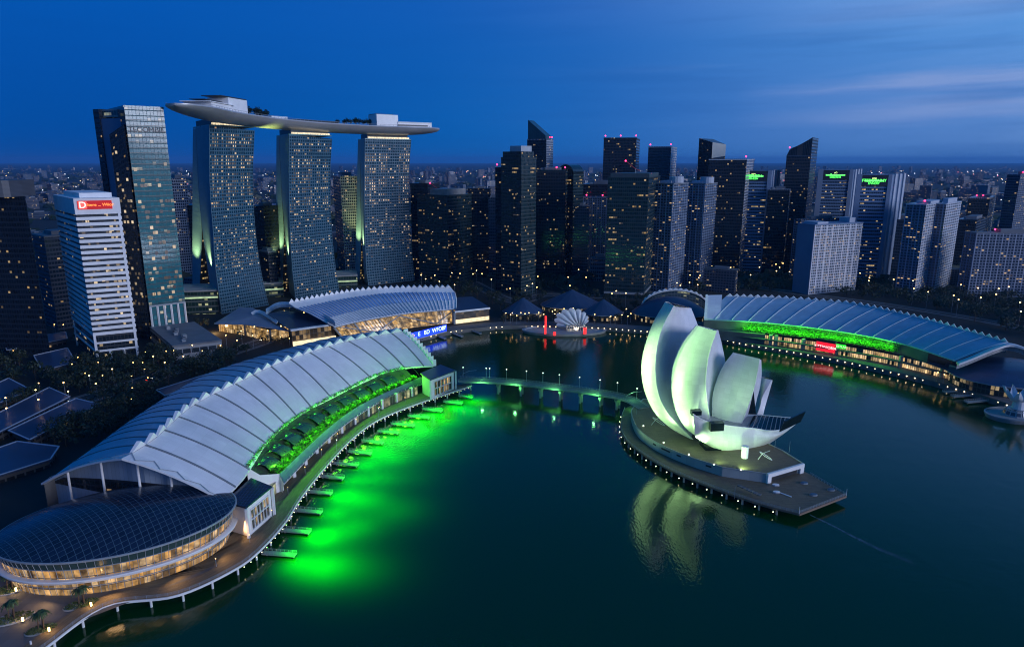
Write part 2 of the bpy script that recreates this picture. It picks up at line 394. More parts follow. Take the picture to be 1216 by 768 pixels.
EDGE = even([gz(x, y, DECKZ) for x, y in EDGE_PX], 90)              # outer edge of the near boardwalk
inner = offset(EDGE, 6.0)
shore = [(-140, -300), (-130, 40)] + [(p.x, p.y) for p in inner[6:-4:3]]
tip = inner[-5]
shore += [(tip.x+6, tip.y+8), (-52, 447), (-84, 488), (-100, 545)]
PROM_PX = [(500, 401), (540, 392.5), (590, 387.5), (640, 386.5), (700, 388), (760, 392), (835, 398), (880, 407), (940, 417), (1000, 428), (1080, 446), (1140, 462), (1197, 480), (1262, 505), (1400, 575)]
PROM = [gz(x, y, 3.0) for x, y in PROM_PX]
GZ = 3.5
shore += [(p.x, p.y) for p in PROM] + [(430, 230), (470, -300)]
B = 45000
def ground():
    outer = [V((-B, -B, GZ)), V((B, -B, GZ)), V((B, B, GZ)), V((-B, B, GZ))]; hole = [V((x, y, GZ)) for x, y in shore]
    allp = outer+hole; m = MB()
    for t in tessellate_polygon([outer, hole]): m.face([allp[i] for i in t])
    for i in range(len(hole)):
        a, b = hole[i], hole[(i+1) % len(hole)]; m.quad(a, b, (b.x, b.y, -3), (a.x, a.y, -3), 1)
    t = NT('land'); n1 = t.noise(.004, 6); n2 = t.noise(.05, 5)
    t.set(Base_Color=t.mix(t.M('MULTIPLY', n1, 1.3), t.mix(n2, (.004, .009, .005), (.009, .015, .010)), t.mix(n2, (.007, .011, .012), (.018, .023, .027))), Roughness=.9)
    return m.build('ground', [t.m, CONC_D])
tag(ground(), kind='structure')
def strip(name, left, right, mat, z, **k):
    m = MB().sheet([[V((p.x, p.y, z)) for p in left], [V((p.x, p.y, z)) for p in right]]); return tag(m.build(name, mat, **k), kind='structure')
def road(px, w, kerb=True):
    c = even([gz(x, y, GZ) for x, y in px], 40)
    strip('road', offset(c, w/2), offset(c, -w/2), ASPH, GZ+.006)
    m = MB()
    for i in range(0, 39, 2): m.sheet([[V((p.x, p.y, GZ+.012)) for p in q] for q in (offset(c[i:i+2], .12), offset(c[i:i+2], -.12))])
    tag(m.build('road_markings', MARK), kind='structure')
    for s in (1, -1):
        strip('pavement', offset(c, s*(w/2+.3)), offset(c, s*(w/2+3.5)), PAVE, GZ+.13)
        k = MB().slab([[V((p.x, p.y, GZ+.135)) for p in q] for q in (offset(c, s*w/2), offset(c, s*(w/2+.3)))], .13); tag(k.build('kerb', CONC), kind='structure')
    return c
ROAD1 = road([(-60, 520), (60, 486), (140, 462), (205, 440), (262, 422), (330, 398), (360, 376)], 14)
ROAD2 = road([(560, 335), (610, 358), (648, 350), (720, 352), (770, 345)], 12)
ROAD3 = road([(760, 392-45), (860, 338), (960, 350), (1080, 366), (1216, 390), (1330, 420)], 12)
# promenade paving along the far shore
def far_prom():
    p = even([V((q.x, q.y, 0)) for q in PROM], 80); strip('promenade_paving', p, offset(p, 15), PAVE, GZ+.02)
    return p
FAR = far_prom()
# ================================================================== near hall
def Z(lst, z): return [gz(x, y, z) for x, y in lst]
ROOFW = panels('white roof membrane', (.75, .76, .78), 4.6, 2.6, .07, .86, .5, .035)
ROOFB = panels('shade tinted roof membrane', (.34, .50, .62), 5.2, 3.1, .08, .80, .5, .06)  # the white roof again, blue of its unlit side put into the colour
hall = thing('exhibition_hall', gz(200, 600, GZ), 'long white hall with saw toothed ridge and curved panel roof beside the green lit water', 'hall')
RIDZ, EZ, GTZ, GBZ = 38.0, 18.0, 20.0, 12.0
NS = 29
R = even([gz(x, y, RIDZ) for x, y in [(157, 538), (186, 519), (230, 481), (288, 452), (330, 432), (399, 409), (440, 400), (478, 394)]], NS)
# lower edge of the white slope: full eave at both ends, top of the planted trough between
Rk = [gz(x, y, RIDZ) for x, y in [(157, 538), (186, 519), (230, 481), (288, 452), (330, 432), (399, 409), (440, 400), (478, 394)]]
def xmap(curve):                                      # same parameter spacing as the evenly spaced ridge
    d = cr(Rk, 700); e = cr(curve, 700); L = [0]
    for a, b in zip(d, d[1:]): L.append(L[-1]+(b-a).length)
    out = []; j = 0
    for k in range(NS):
        s = L[-1]*k/(NS-1)
        while j < 698 and L[j+1] < s: j += 1
        out.append(e[j])
    return out
Gk = [gz(265, 592, EZ), gz(290, 566, GTZ-1), gz(316, 527, GTZ), gz(344, 501, GTZ), gz(378, 480, GTZ), gz(449, 445, GTZ), gz(481, 436.5, GTZ), gz(515, 434, EZ)]
Gc = xmap(Gk)
Lk = [gz(52, 573, 17), gz(110, 532, 22), gz(165, 492, 25), gz(233, 450, 26), gz(285, 430, 26), gz(370, 407, 26), (gz(420, 399, 26)), gz(474, 391.5, 26)]
Lc = xmap(Lk)
def slope(top, low, n, bulge):
    return [[a.lerp(b, k/(n-1))+V((0, 0, bulge*4*(k/(n-1))*(1-k/(n-1)))) for k in range(n)] for a, b in zip(top, low)]
SL = slope(R, Gc, 9, 1.6); LL = slope(R, Lc, 9, 2.2)
obj = MB().slab(SL, .9).build('white_roof_slope', ROOFW, hall, True, 40)
obj = MB().slab(LL, .9).build('shaded_roof_slope', ROOFB, hall, True, 40)
m = MB()
SEAM = plain('roof seam', (.19, .21, .23), .5, .1)
for i in range(1, NS-1, 2):
    r = SL[i]; n = V((0, 0, .32)); w = (SL[i+1][4]-SL[i-1][4]).normalized()*.46
    MB().slab([[p-w+n for p in r], [p+w+n for p in r]], .6).build('roof_seam', SEAM, hall)
m = MB()
for i in range(1, NS-1):
    r = LL[i]; w = (LL[i+1][4]-LL[i-1][4]).normalized()*.30
    MB().slab([[p-w+V((0, 0, .3)) for p in r], [p+w+V((0, 0, .3)) for p in r]], .5).build('roof_seam', SEAM, hall)
# folded teeth along the ridge and down the far verge
def teeth(path, side, n, h, dep, name, parent, mat, lean=0.0, base=.6):
    p = even(path, n*2+1); m = MB()
    for k in range(n):
        a, t, b = p[2*k], p[2*k+1], p[2*k+2]; d = side(t); d = V((d.x, d.y, 0)).normalized()
        top = t+V((0, 0, h))-d*lean; back = top+d*dep*-1.0
        a2, b2, c2 = a-d*dep*.7, b-d*dep*.7, t-d*dep
        m.face([a, top, back, a2]); m.face([b, b2, back, top])
        m.face([a+V((0,0,.01)), b+V((0,0,.01)), top]); m.face([a2, back, b2])
        m.face([a, a2, a2-V((0, 0, base)), a-V((0, 0, base))]); m.face([b, b-V((0, 0, base)), b2-V((0, 0, base)), b2])
    return m.build(name, mat, parent)
def rside(t):
    i = min(range(NS), key=lambda k: (R[k]-t).length); return Gc[i]-R[i]
teeth([p+V((0, 0, .1)) for p in R], rside, 26, 3.3, 1.7, 'ridge_serration', hall, WHITE, -1.0)
verge = [p+V((0, 0, .1)) for p in SL[-1]]
def vside(t): return R[-2]-R[-1]
teeth(verge, vside, 11, 2.6, 3.0, 'verge_serration', hall, WHITE, 0)
# folded front verge over the glass dome
out = (R[0]-R[1]).normalized()
m = MB(); fr = [p for p in LL[0][::-1]]+[p for p in SL[0][1:]]
fr2 = [p+V((out.x, out.y, 0))*(1.5+4.5*max(0, 1-abs(k-8)/8)) + V((0, 0, .55)) for k, p in enumerate(fr)]
m.slab([[p+V((0, 0, .02)) for p in fr], fr2], .8); m.build('front_verge', ROOFW, hall)
m = MB()
zz = [fr2[i].lerp(fr[i], .15 if i % 2 else .95)+V((0, 0, .45)) for i in range(8, 17)]
for a, b in zip(zz, zz[1:]): m.tube([a, b], .16, 5)
zz = [fr2[i].lerp(fr[i], .15 if i % 2 else .95)+V((0, 0, .45)) for i in range(0, 9)]
for a, b in zip(zz, zz[1:]): m.tube([a, b], .12, 5)
m.build('verge_truss', STEEL, hall)
# gable wall set back under the verge, with a ribbon window and columns
back = -V((out.x, out.y, 0))*5.0
g = [p+back-V((0, 0, 1.4)) for p in fr]
GABW = panels('gable cladding', (.33, .40, .48), 2.2, 30, .12, .6, .55)
m = MB().sheet([g, [V((p.x, p.y, min(p.z-.3, 17.5+(p.z-17)*.28))) for k, p in enumerate(g)]]); m.build('gable_wall', GABW, hall)
m = MB().sheet([[V((p.x, p.y, min(p.z-.35, 17.5+(p.z-17)*.28))) for p in g], [V((p.x, p.y, 14.5)) for p in g]])
m.build('ribbon_window', facade('gable ribbon', (.012, .018, .02), (.02, .02, .025), 4.2, 3.0, .30, .12, .30, 0, .38, (1, .55, .2), group=1), hall)
MB().sheet([[V((p.x, p.y, 14.48)) for p in g], [V((p.x, p.y, GZ)) for p in g]]).build('plinth_wall', GABW, hall)
for k in (2, 5, 8, 11, 14):
    p = fr[k]+back*.35; MB().cyl(p.x, p.y, GZ, fr[k].z-.8, .5, .5, 10).build('column', WHITE, hall)
# walls under the left eave and behind
m = MB().sheet([[p-V((0, 0, .9)) for p in Lc], [V((p.x, p.y, GZ)) for p in Lc]]); m.build('rear_wall', CONC_D, hall)
m = MB().sheet([[p-V((0, 0, .9)) for p in LL[-1][::-1]+SL[-1][1:]], [V((p.x, p.y, GZ)) for p in LL[-1][::-1]+SL[-1][1:]]]); m.build('far_gable_wall', GLASSD, hall)
# planted trough
GT = [q for q in Gc]
i0, i1 = 5, 26                                          # trough runs between these ridge steps
NT_ = 45
top = even([gz(x, y, GTZ) for x, y in [(293, 555), (316, 527), (344, 501), (378, 480), (414, 461.5), (449, 445), (481, 436.5)]], NT_)
bot = even([gz(x, y, GBZ) for x, y in [(332, 563), (360, 536), (390, 508.5), (420, 486), (450, 470), (480, 456.5), (499, 448)]], NT_)
can = even([gz(x, y, 9.0) for x, y in [(337, 573), (365, 544), (395, 515), (425, 492), (455, 474), (485, 460.5), (510, 452)]], NT_)
base = even([gz(x, y, GZ) for x, y in [(322, 592), (343, 570), (374, 538), (402, 516), (440, 492.5), (471, 477.5), (496, 468)]], NT_)
mid = [a.lerp(b, .55)+V((0, 0, -3.2)) for a, b in zip(top, bot)]
MB().sheet([[p-V((0, 0, .6)) for p in top], mid, [p-V((0, 0, .4)) for p in bot]]).build('garden_trough', plain('trough lining', (.03, .05, .03), .9), hall)
MB().sheet([[V((p.x, p.y, p.z-.4)) for p in top], [V((p.x, p.y, p.z-3)) for p in top]]).build('trough_wall', CONC_D, hall)
MB().sheet([[top[0]+V((0, 0, .2)), mid[0].lerp(top[0], .3), bot[0]+V((0, 0, .3)), can[0]], [V((p.x, p.y, GZ)) for p in (top[0], mid[0], bot[0], can[0].lerp(bot[0], .5))]]).build('trough_end_wall', WHITE, hall)
MB().slab([[p+V((0, 0, .25)) for p in bot], [p for p in can]], .5).build('shop_canopy', panels('canopy sheet', (.09, .14, .22), 5, 2.0, .1, .7, .4), hall)
m = MB()
for i in range(0, NT_, 1):
    m.box(can[i].x-.12, can[i].y-.12, can[i].z-.9, can[i].x+.12, can[i].y+.12, can[i].z+.05)
m.tube([p-V((0, 0, .8)) for p in can], .14, 4); m.build('canopy_fringe', WHITE, hall)
SHOP = facade('arcade shopfront', (.05, .06, .04), (.20, .20, .16), 5.6, 2.2, .12, .10, .95, 0, .42, (.95, .95, .50), group=3, blotch=.25)
MB().sheet([[V((p.x, p.y, 9.2)) for p in base], base]).build('shopfront', SHOP, hall)
for i in range(2, NT_-1, 4):
    p, q = base[i], can[i]; d = (q-p); d.z = 0; d.normalize(); c = V((p.x, p.y, GZ))+d*.9; s = V((-d.y, d.x, 0))
    MB().obox(c-s*.8, d*1.6, s*1.6, (0, 0, 5.9)).build('pillar', WHITE, hall)
# glasshouse ribs across the planting
m = MB()
for i in range(2, NT_, 3):
    a, b = top[i], bot[i]; pts = [a.lerp(b, k/8)+V((0, 0, 3.0*sin(pi*k/8)**.8)) for k in range(9)]
    MB().tube(pts, .14, 4).build('glasshouse_rib', DARK, hall)
m = MB()
for i in range(1, NT_-4, 4):
    rows = []
    for j in range(4):
        a, b = top[min(i+j, NT_-1)], bot[min(i+j, NT_-1)]
        rows.append([a.lerp(b, .12+.5*k/5)+V((0, 0, -1.2+2.3*sin(pi*k/5)*(1-.18*j))) for k in range(6)])
    MB().slab(rows, .12).build('glasshouse_shell', plain('dusk glass shell', (.02, .05, .045), .2, .3), hall)
# end blocks
def endblock(px_roof, z, px_face, mat_roof, walls, name, wname):
    q = [gz(x, y, z) for x, y in px_roof]; c = sum(q, V())/4
    MB().prism([(p.x, p.y) for p in q], z-.7, z, 0).build(name, mat_roof, hall)
    qi = [c+(p-c)*.90 for p in q]; MB().prism([(p.x, p.y) for p in qi], GZ, z-.72).build('end_block_wall', walls, hall)
    return q, qi
SOLAR = panels('solar roof', (.012, .022, .05), 1.35, 1.35, .11, 3.2, .2, .1)
q1, qi1 = endblock([(298, 567), (323, 577), (292, 602), (266, 595)], 17, 0, SOLAR, WHITE, 'solar_roof', 'wall')
q2, qi2 = endblock([(499, 443), (523, 432.5), (541, 439.5), (511, 450.5)], 17, 0, NAVY, WHITE, 'end_block_roof', 'wall')
LITF = facade('hall lit glazing', (.04, .03, .02), (.16, .17, .17), 4.6, 1.5, .16, .12, .85, 0, .55, (1, .60, .22), group=2, blotch=.5)
def glaze(a, b, z0, z1, mat, name, push, nm=5):
    a, b = V((a.x, a.y, 0)), V((b.x, b.y, 0)); d = (b-a).normalized(); n = V((d.y, -d.x, 0))*push; L = (b-a).length
    a2, b2 = a+d*L*.12+n*.06, b-d*L*.12+n*.06; z = V((0, 0, 1))
    MB().quad(a2+z*z0, b2+z*z0, b2+z*z1, a2+z*z1).build(name, mat, hall)
    m = MB(); 
    for k in range(nm+1):
        p = a2.lerp(b2, k/nm)+n*.03; m.obox(p+z*z0-d*.12, d*.24, n*.35, z*(z1-z0))
    for zz in (z0, (z0+z1)/2, z1-.25): m.obox(a2+z*zz+n*.02, b2-a2, n*.5, z*.3)
    m.build('window_frame', WHITE, hall)
glaze(qi1[2], qi1[1], 5.0, 14.2, LITF, 'end_window', 1, 6)
glaze(qi2[3], qi2[2], 4.6, 14.5, LITF, 'end_window', 1, 6)
for q in (q1[1], q1[2], q2[2], q2[3]): MB().box(q.x-.5, q.y-.5, GZ, q.x+.5, q.y+.5, 16.3).build('column', WHITE, hall)
# ------------------------------------------------------------------ oval glass pavilion
oc, oa, ob, oth = V((-148.5, 235, 0)), 40.5, 27.5, radians(20)
def ell(t, k=1.0, z=0): return oc+V((oa*k*cos(t)*cos(oth)-ob*k*sin(t)*sin(oth), oa*k*cos(t)*sin(oth)+ob*k*sin(t)*cos(oth), z))
pav = thing('oval_pavilion', oc+V((0, 0, GZ)), 'low oval pavilion with dark solar panel dome and two glowing glass storeys', 'pavilion')
NE = 96
m = MB(); rings = []
for k in range(15):
    f = 1.0-k/14*.995; rings.append([ell(2*pi*i/NE, f, 18.0+7.4*(1-f**2)) for i in range(NE)])
def domeuv():
    t = NT('solar dome'); tc = t.n('ShaderNodeTexCoord'); mp = t.n('ShaderNodeMapping'); mp.inputs['Rotation'].default_value = (0, 0, radians(38)); t.l(tc.outputs['Object'], mp.inputs[0])
    x = t.n('ShaderNodeSeparateXYZ'); t.l(mp.outputs[0], x.inputs[0]); U, W_ = t.M('DIVIDE', x.outputs[0], 2.2), t.M('DIVIDE', x.outputs[1], 2.2)
    U = t.M('ADD', U, t.M('MULTIPLY', t.M('MULTIPLY', W_, W_), .010)); W_ = t.M('ADD', W_, t.M('MULTIPLY', t.M('MULTIPLY', U, U), .010))
    j = t.M('MAXIMUM', t.M('LESS_THAN', t.M('FRACT', U), .075), t.M('LESS_THAN', t.M('FRACT', W_), .075)); r, _ = t.white(t.M('FLOOR', U), t.M('FLOOR', W_), 0.0)
    t.set(Base_Color=t.mix(j, t.mix(r, (.008, .014, .035), (.014, .024, .055)), (.075, .13, .17)), Roughness=t.M('MULTIPLY_ADD', j, .3, .22), Metallic=.1); return t.m
m.sheet(rings, 0, True); m.build('dome_roof', domeuv(), pav, True)
MB().loft([[ell(2*pi*i/NE, k, z) for i in range(NE)] for k, z in ((1.0, 18.0), (1.012, 17.9), (1.012, 17.35), (1.0, 17.3))], 0, False).build('roof_rim', STEEL, pav)
PGL = facade('pavilion glazing', (.05, .035, .02), (.10, .10, .09), 3.25, 2.0, .10, .05, 1.9, 0, .66, (1.0, .50, .13), group=1, blotch=.30)
PGU = plain('pavilion soffit glass', (.04, .075, .07), .25, .2)
MB().loft([[ell(2*pi*i/NE, .985, 17.3) for i in range(NE)], [ell(2*pi*i/NE, .962, 14.3) for i in range(NE)]], 0, False).build('soffit_glazing', PGU, pav)
MB().loft([[ell(2*pi*i/NE, .96, 14.3) for i in range(NE)], [ell(2*pi*i/NE, .945, 10.4) for i in range(NE)]], 0, False).build('upper_glazing', PGL, pav)
MB().loft([[ell(2*pi*i/NE, .925, 9.4) for i in range(NE)], [ell(2*pi*i/NE, .905, GZ) for i in range(NE)]], 0, False).build('lower_glazing', PGL, pav)
MB().loft([[ell(2*pi*i/NE, k, z) for i in range(NE)] for k, z in ((.93, 10.42), (.995, 10.4), (1.005, 10.1), (.995, 9.3), (.915, 9.2))], 0, False).build('balcony_band', WHITE, pav, True, 40)
m = MB()
for i in range(NE):
    t = 2*pi*(i+.5)/NE
    m.tube([ell(t, .99, 17.3), ell(t, .968, 14.3), ell(t, .953, 10.4)], .11, 4); m.tube([ell(t, .932, 9.4), ell(t, .912, GZ)], .10, 4)
m.loft([[ell(2*pi*i/NE, k, z) for i in range(NE)] for k, z in ((.96, 14.45), (.972, 14.45), (.970, 14.15), (.958, 14.15))], 0, False)
m.loft([[ell(2*pi*i/NE, k, z) for i in range(NE)] for k, z in ((.915, 6.75), (.924, 6.75), (.922, 6.45), (.913, 6.45))], 0, False)
m.build('mullion', STEEL, pav)
for k in range(7):                                      # light spilling from the storeys onto the plaza
    t = -pi*.95+pi*.9*k/6+oth*0; p = ell(t, 1.06, 7.5); q = ell(t, 1.5, 3.0); lamp('AREA', p, 420, (1.0, .56, .22), q, 5)
# ------------------------------------------------------------------ promenade, boardwalk, piles, jetties
inn = offset(EDGE, 6.4)
m = MB().slab([[p for p in EDGE], inn], .7); bw = m.build('boardwalk', TIMBER); tag(bw, 'curving timber boardwalk on white piles round the near hall', 'boardwalk')
WL[bw.name] = bw.location.copy()
m = MB()
for p, q in zip(EDGE[::1], offset(EDGE, .25)[::1]): m.box(p.x-.05, p.y-.05, p.z, p.x+.05, p.y+.05, p.z+1.15)
for h in (1.15, .8, .45): m.tube([p+V((0, 0, h)) for p in EDGE], .055, 4)
m.build('railing', STEEL, bw)
MB().slab([[p-V((0, 0, .15)) for p in offset(EDGE, -.05)], [p-V((0, 0, .15)) for p in offset(EDGE, -.4)]], .8).build('edge_beam', WHITE, bw)
path = even([gz(x, y, DECKZ) for x, y in EDGE_PX], 30); pin = offset(path, 3.0); pin2 = offset(path, .9)
for i in range(1, 30):
    p = pin2[i]; MB().cyl(p.x, p.y, -2, DECKZ-.7, .42, .42, 10).build('pile', WHITE, bw)
# the walk behind the boardwalk
inn2 = offset(EDGE, 6.5); ins = []
for i, p in enumerate(inn2):
    ins.append(p)
walk_in = even([V((-200, 160, 0)), ell(-pi*.75, 1.0), ell(-pi*.5, .9), ell(-pi*.25, .9), ell(-.1, .9), V((base[0].x, base[0].y, 0))]+[V((base[i].x, base[i].y, 0)) for i in (10, 20, 30, 44)]+[V((-44, 425, 0))], 90)
strip('promenade', inn2, walk_in, panels('promenade paving', (.16, .13, .08), 2.4, 2.4, .07, .7, .7, .2), GZ+.03)
plz = [(-20, 800), (-40, 640), (20, 640), (110, 700), (230, 695), (262, 668), (160, 712), (100, 735), (40, 775)]
tag(MB().poly([gz(x, y, GZ+.045) for x, y in plz]).build('plaza', PAVE), kind='structure')
JET = [((312, 655), (351, 658)), ((334, 628), (368, 631)), ((347, 604), (382, 607.5)), ((363, 582), (394, 585)), ((379.5, 564), (408, 567)), ((396, 549), (425, 551.5)), ((414, 535), (441, 537.5)), ((430.5, 522), (455, 525)), ((449, 511), (473, 513)), ((465, 502), (492, 504.5)), ((485, 493), (510, 495)), ((502, 484.6), (525, 487.5)), ((527, 476), (549, 478.5)), ((545, 469), (561, 471.5))]
def jetty(a, b, label, group, w=2.6):
    a, b = V(a), V(b); d = (b-a).normalized(); s = V((-d.y, d.x, 0)); t = thing('jetty', V((a.x, a.y, 0)), label, 'jetty', group)
    MB().obox(a-s*w/2-V((0, 0, .45)), b-a, s*w, (0, 0, .45)).build('deck', plain('jetty deck', (.24, .25, .25), .7, .2, .4), t)
    for sd in (1, -1):
        m = MB(); L = (b-a).length; n = max(3, int(L/1.6))
        for k in range(n+1): p = a+d*L*k/n+s*sd*(w/2-.12); m.box(p.x-.05, p.y-.05, p.z, p.x+.05, p.y+.05, p.z+1.0)
        for h in (.55, 1.0): m.tube([a+s*sd*(w/2-.12)+V((0, 0, h)), b+s*sd*(w/2-.12)+V((0, 0, h))], .06, 4)
        m.build('handrail', STEEL, t)
    for f in (.12, .93):
        p = a.lerp(b, f); MB().cyl(p.x, p.y, -2, a.z-.45, .35, .35, 8).build('pile', CONC, t)
    return t
words = ['nearest the oval pavilion', 'second from the oval pavilion', 'third from the oval pavilion', 'fourth from the oval pavilion', 'fifth from the oval pavilion', 'sixth from the oval pavilion', 'seventh from the oval pavilion', 'eighth from the oval pavilion', 'sixth back from the bridge', 'fifth back from the bridge', 'fourth back from the bridge', 'third back from the bridge', 'second back from the bridge', 'closest to the bridge']
for (a, b), w in zip(JET, words): jetty(gz(*a, 1.3), gz(*b, 1.3), 'short grey jetty over green water, '+w, 'jetties along the boardwalk')
# green floods fixed to the boardwalk edge, each a small lamp; added spots over the water make the wash
edge_out = offset(EDGE, -.9)
fx = thing('flood_lamp', edge_out[30]-V((0, 0, 1)), 'small green flood lamp under the boardwalk edge above the water', 'flood lamp', 'green flood lamps under the boardwalk')
p0 = WL[fx.name]
MB().box(p0.x-.3, p0.y-.25, p0.z-.25, p0.x+.3, p0.y+.25, p0.z+.25).build('housing', DARK, fx); MB().box(p0.x-.22, p0.y-.29, p0.z-.29, p0.x+.22, p0.y+.2, p0.z-.254).build('lens', GRNLIT, fx)
first = True
for i in range(26, 88, 5):
    p = edge_out[i]-V((0, 0, .9))
    if first: fx.location = p; first = False
    else: copy_tree(fx, p)
# green glow on the water: added spots hung in the air, without fixtures
rg = random.Random(8)
for dist, h, e, st in ((16, 8.5, 60000, 5), (27, 11, 54000, 7), (42, 14, 13000, 11)):
    row = offset(EDGE, -dist)
    for i in range(25, 88, st):
        q = row[i]; k = rg.uniform(.45, 1.25)*(0.55 if i in (65, 66, 51) else 1); o = lamp('SPOT', V((q.x, q.y, h)), e*k*GRNK, (.006, 1.0, .0), V((q.x, q.y, 0))+(row[i]-EDGE[i]).normalized()*2, 150, 1.0, 3.0)
        o.visible_glossy = False                         # keeps the added spots above the water out of its reflections
# planting: shrubs inside the trough, lit green from below
# ================================================================== ship shaped platform
UD, LD = 8.0, 3.5
LOW_PX = [(738, 497), (740, 516), (757, 534), (793, 556), (840, 576), (902, 597.5), (949, 609.5), (1005, 588), (962, 563), (925, 545), (880, 523), (830, 498), (790, 480), (758, 476), (742, 485)]
UP_PX = [(752, 484), (750, 491), (757, 508), (778, 524.5), (815, 541), (858, 555), (910, 562.5), (953, 550), (930, 535.5), (900, 521), (860, 503), (820, 486), (785, 473), (764, 474)]
plat = thing('island_platform', gz(850, 545, 0), 'long ship shaped concrete island carrying the white lotus building in the bay', 'platform')
lowp = Z(LOW_PX, LD); upp = Z(UP_PX, UD)
low_curve = even(lowp[-1:]+lowp[:7], 60)
lowpoly = low_curve+lowp[7:-1]
MB().prism([(p.x, p.y) for p in lowpoly], LD-.8, LD).build('lower_deck', [TIMBER], plat)
up_curve = even(upp[-1:]+upp[:6], 40)+[upp[6]]
uppoly = up_curve+upp[7:-1]
WALLG = panels('platform cladding', (.42, .44, .42), 4.5, 20, .06, .75, .6, .08)
MB().prism([(p.x, p.y) for p in uppoly], LD, UD-.003, 0).build('upper_wall', WALLG, plat)
cc = sum(uppoly, V())/len(uppoly)
MB().poly([V((p.x, p.y, UD+.02)) for p in uppoly]).build('upper_deck', TIMBER, plat)
m = MB()
ring = uppoly+[uppoly[0]]
for a, b in zip(ring, ring[1:]): m.bar(V((a.x, a.y, UD+.35)), V((b.x, b.y, UD+.35)), .5, .36)
m.build('coping', CONC, plat)
# stern with garage opening
a, b = upp[6], upp[7]; d = (b-a); n = V((d.y, -d.x, 0)).normalized(); d3 = V((d.x, d.y, 0))
if n.y > 0: n = -n
A0 = V((a.x, a.y, LD)); 
MB().obox(A0+n*.05+d3*.13+V((0, 0, .1)), d3*.72, n*.2, (0, 0, 2.6)).build('opening', DARK, plat)
MB().obox(A0+n*.1+V((0, 0, 2.9)), d3, n*1.2, (0, 0, 1.95)).build('stern_beam', WHITE, plat)
for f in (.0, .9): MB().obox(A0+n*.1+d3*f+V((0, 0, .02)), d3*.1, n*1.1, (0, 0, 2.85)).build('stern_leg', WHITE, plat)
# small hull windows
for px, py, w in ((777, 517, 2.4), (792, 523, 6), (807, 532.5, 2.5), (839, 545, 3), (763, 505, 1.4)):
    tgt = gy(px, py, gz(px, py+6, LD).y)
    j = min(range(len(up_curve)-1), key=lambda k: abs(proj((up_curve[k]+up_curve[k+1])/2)[0]-px)); p, q = up_curve[j], up_curve[j+1]; dd = V((q.x-p.x, q.y-p.y, 0)).normalized(); nn = V((dd.y, -dd.x, 0))
    if nn.y > 0: nn = -nn
    c = V(((p.x+q.x)/2, (p.y+q.y)/2, LD+2.6)); MB().obox(c-dd*w/2+nn*.04, dd*w, nn*.12, (0, 0, .8)).build('hull_window', DARK, plat)
# railing and piles round the lower deck
m = MB(); rp = low_curve+[lowp[7], lowp[8]]
for p, q in zip(rp, rp[1:]):
    L = (q-p).length; k = max(1, int(L/1.8))
    for i in range(k): c = p.lerp(q, i/k); m.box(c.x-.05, c.y-.05, LD, c.x+.05, c.y+.05, LD+1.2)
for h in (1.2, .8, .4): m.tube([p+V((0, 0, h)) for p in rp], .055, 4)
m.build('railing', STEEL, plat)
fasc = offset(low_curve, -.05)
m = MB().slab([[p-V((0, 0, .1)) for p in offset(low_curve, .25)], [p-V((0, 0, .1)) for p in offset(low_curve, -.1)]], .8); m.bar(lowp[6]+V((0, 0, -.02)), lowp[7]+V((0, 0, -.02)), .5, 1.0); m.build('edge_beam', plain('rusty edge', (.22, .15, .11), .7), plat)
for i in range(2, 58, 3):
    p = low_curve[i].lerp(cc, .02); MB().cyl(p.x, p.y, -2, LD-.8, .5, .5, 8).build('pile', CONC, plat)
for f in (0, 1.0): p = lowp[6].lerp(lowp[7], f); MB().cyl(p.x, p.y, LD-.5, LD+3.2, .12, .1, 6).build('corner_post', WHITE, plat)
# loose things on the fore deck
for px, py, l in ((921, 576.5, 'pale life raft canister beside the stern opening'), (955, 574, 'dark blue covered hatch behind the middle of the fore deck'), (922, 585, 'dark covered hatch beside the white plank'), (966, 588, 'small blue covered hatch towards the outer rail'), (987, 582, 'white and blue covered hatch by the corner rail')):
    p = gz(px, py, LD+.02); t = thing('deck_hatch', p, l, 'hatch', 'hatches on the fore deck')
    MB().prism([(p.x+1.5*cos(k*pi/4+.4)*1.2, p.y+1.0*sin(k*pi/4+.4)) for k in range(8)], LD+.02, LD+.55).build('coaming', STEEL, t)
    MB().prism([(p.x+1.3*cos(k*pi/4+.4)*1.2, p.y+.85*sin(k*pi/4+.4)) for k in range(8)], LD+.56, LD+.85).build('cover', plain('blue cover', (.06, .14, .22), .6) if px > 940 else WHITE, t)
p, q = gz(925, 584.5, LD), gz(940, 590, LD); pk = MB().bar(p+V((0, 0, .25)), q+V((0, 0, .25)), .6, .2).build('gangplank', WHITE); tag(pk, 'narrow white plank lying on the fore deck', 'plank')
p, q = gz(877, 581, LD+1.2), gz(905, 590, LD+1.2); t = thing('stairway', V((p.x, p.y, LD)), 'dark stair block against the green platform wall', 'stairs')
for k in range(6): MB().bar(p.lerp(q, k/6)+V((0, 1.5, 1.6-.25*k)), p.lerp(q, (k+1)/6)+V((0, 1.5, 1.6-.25*k)), 2.0, .3).build('step', CONC_D, t)
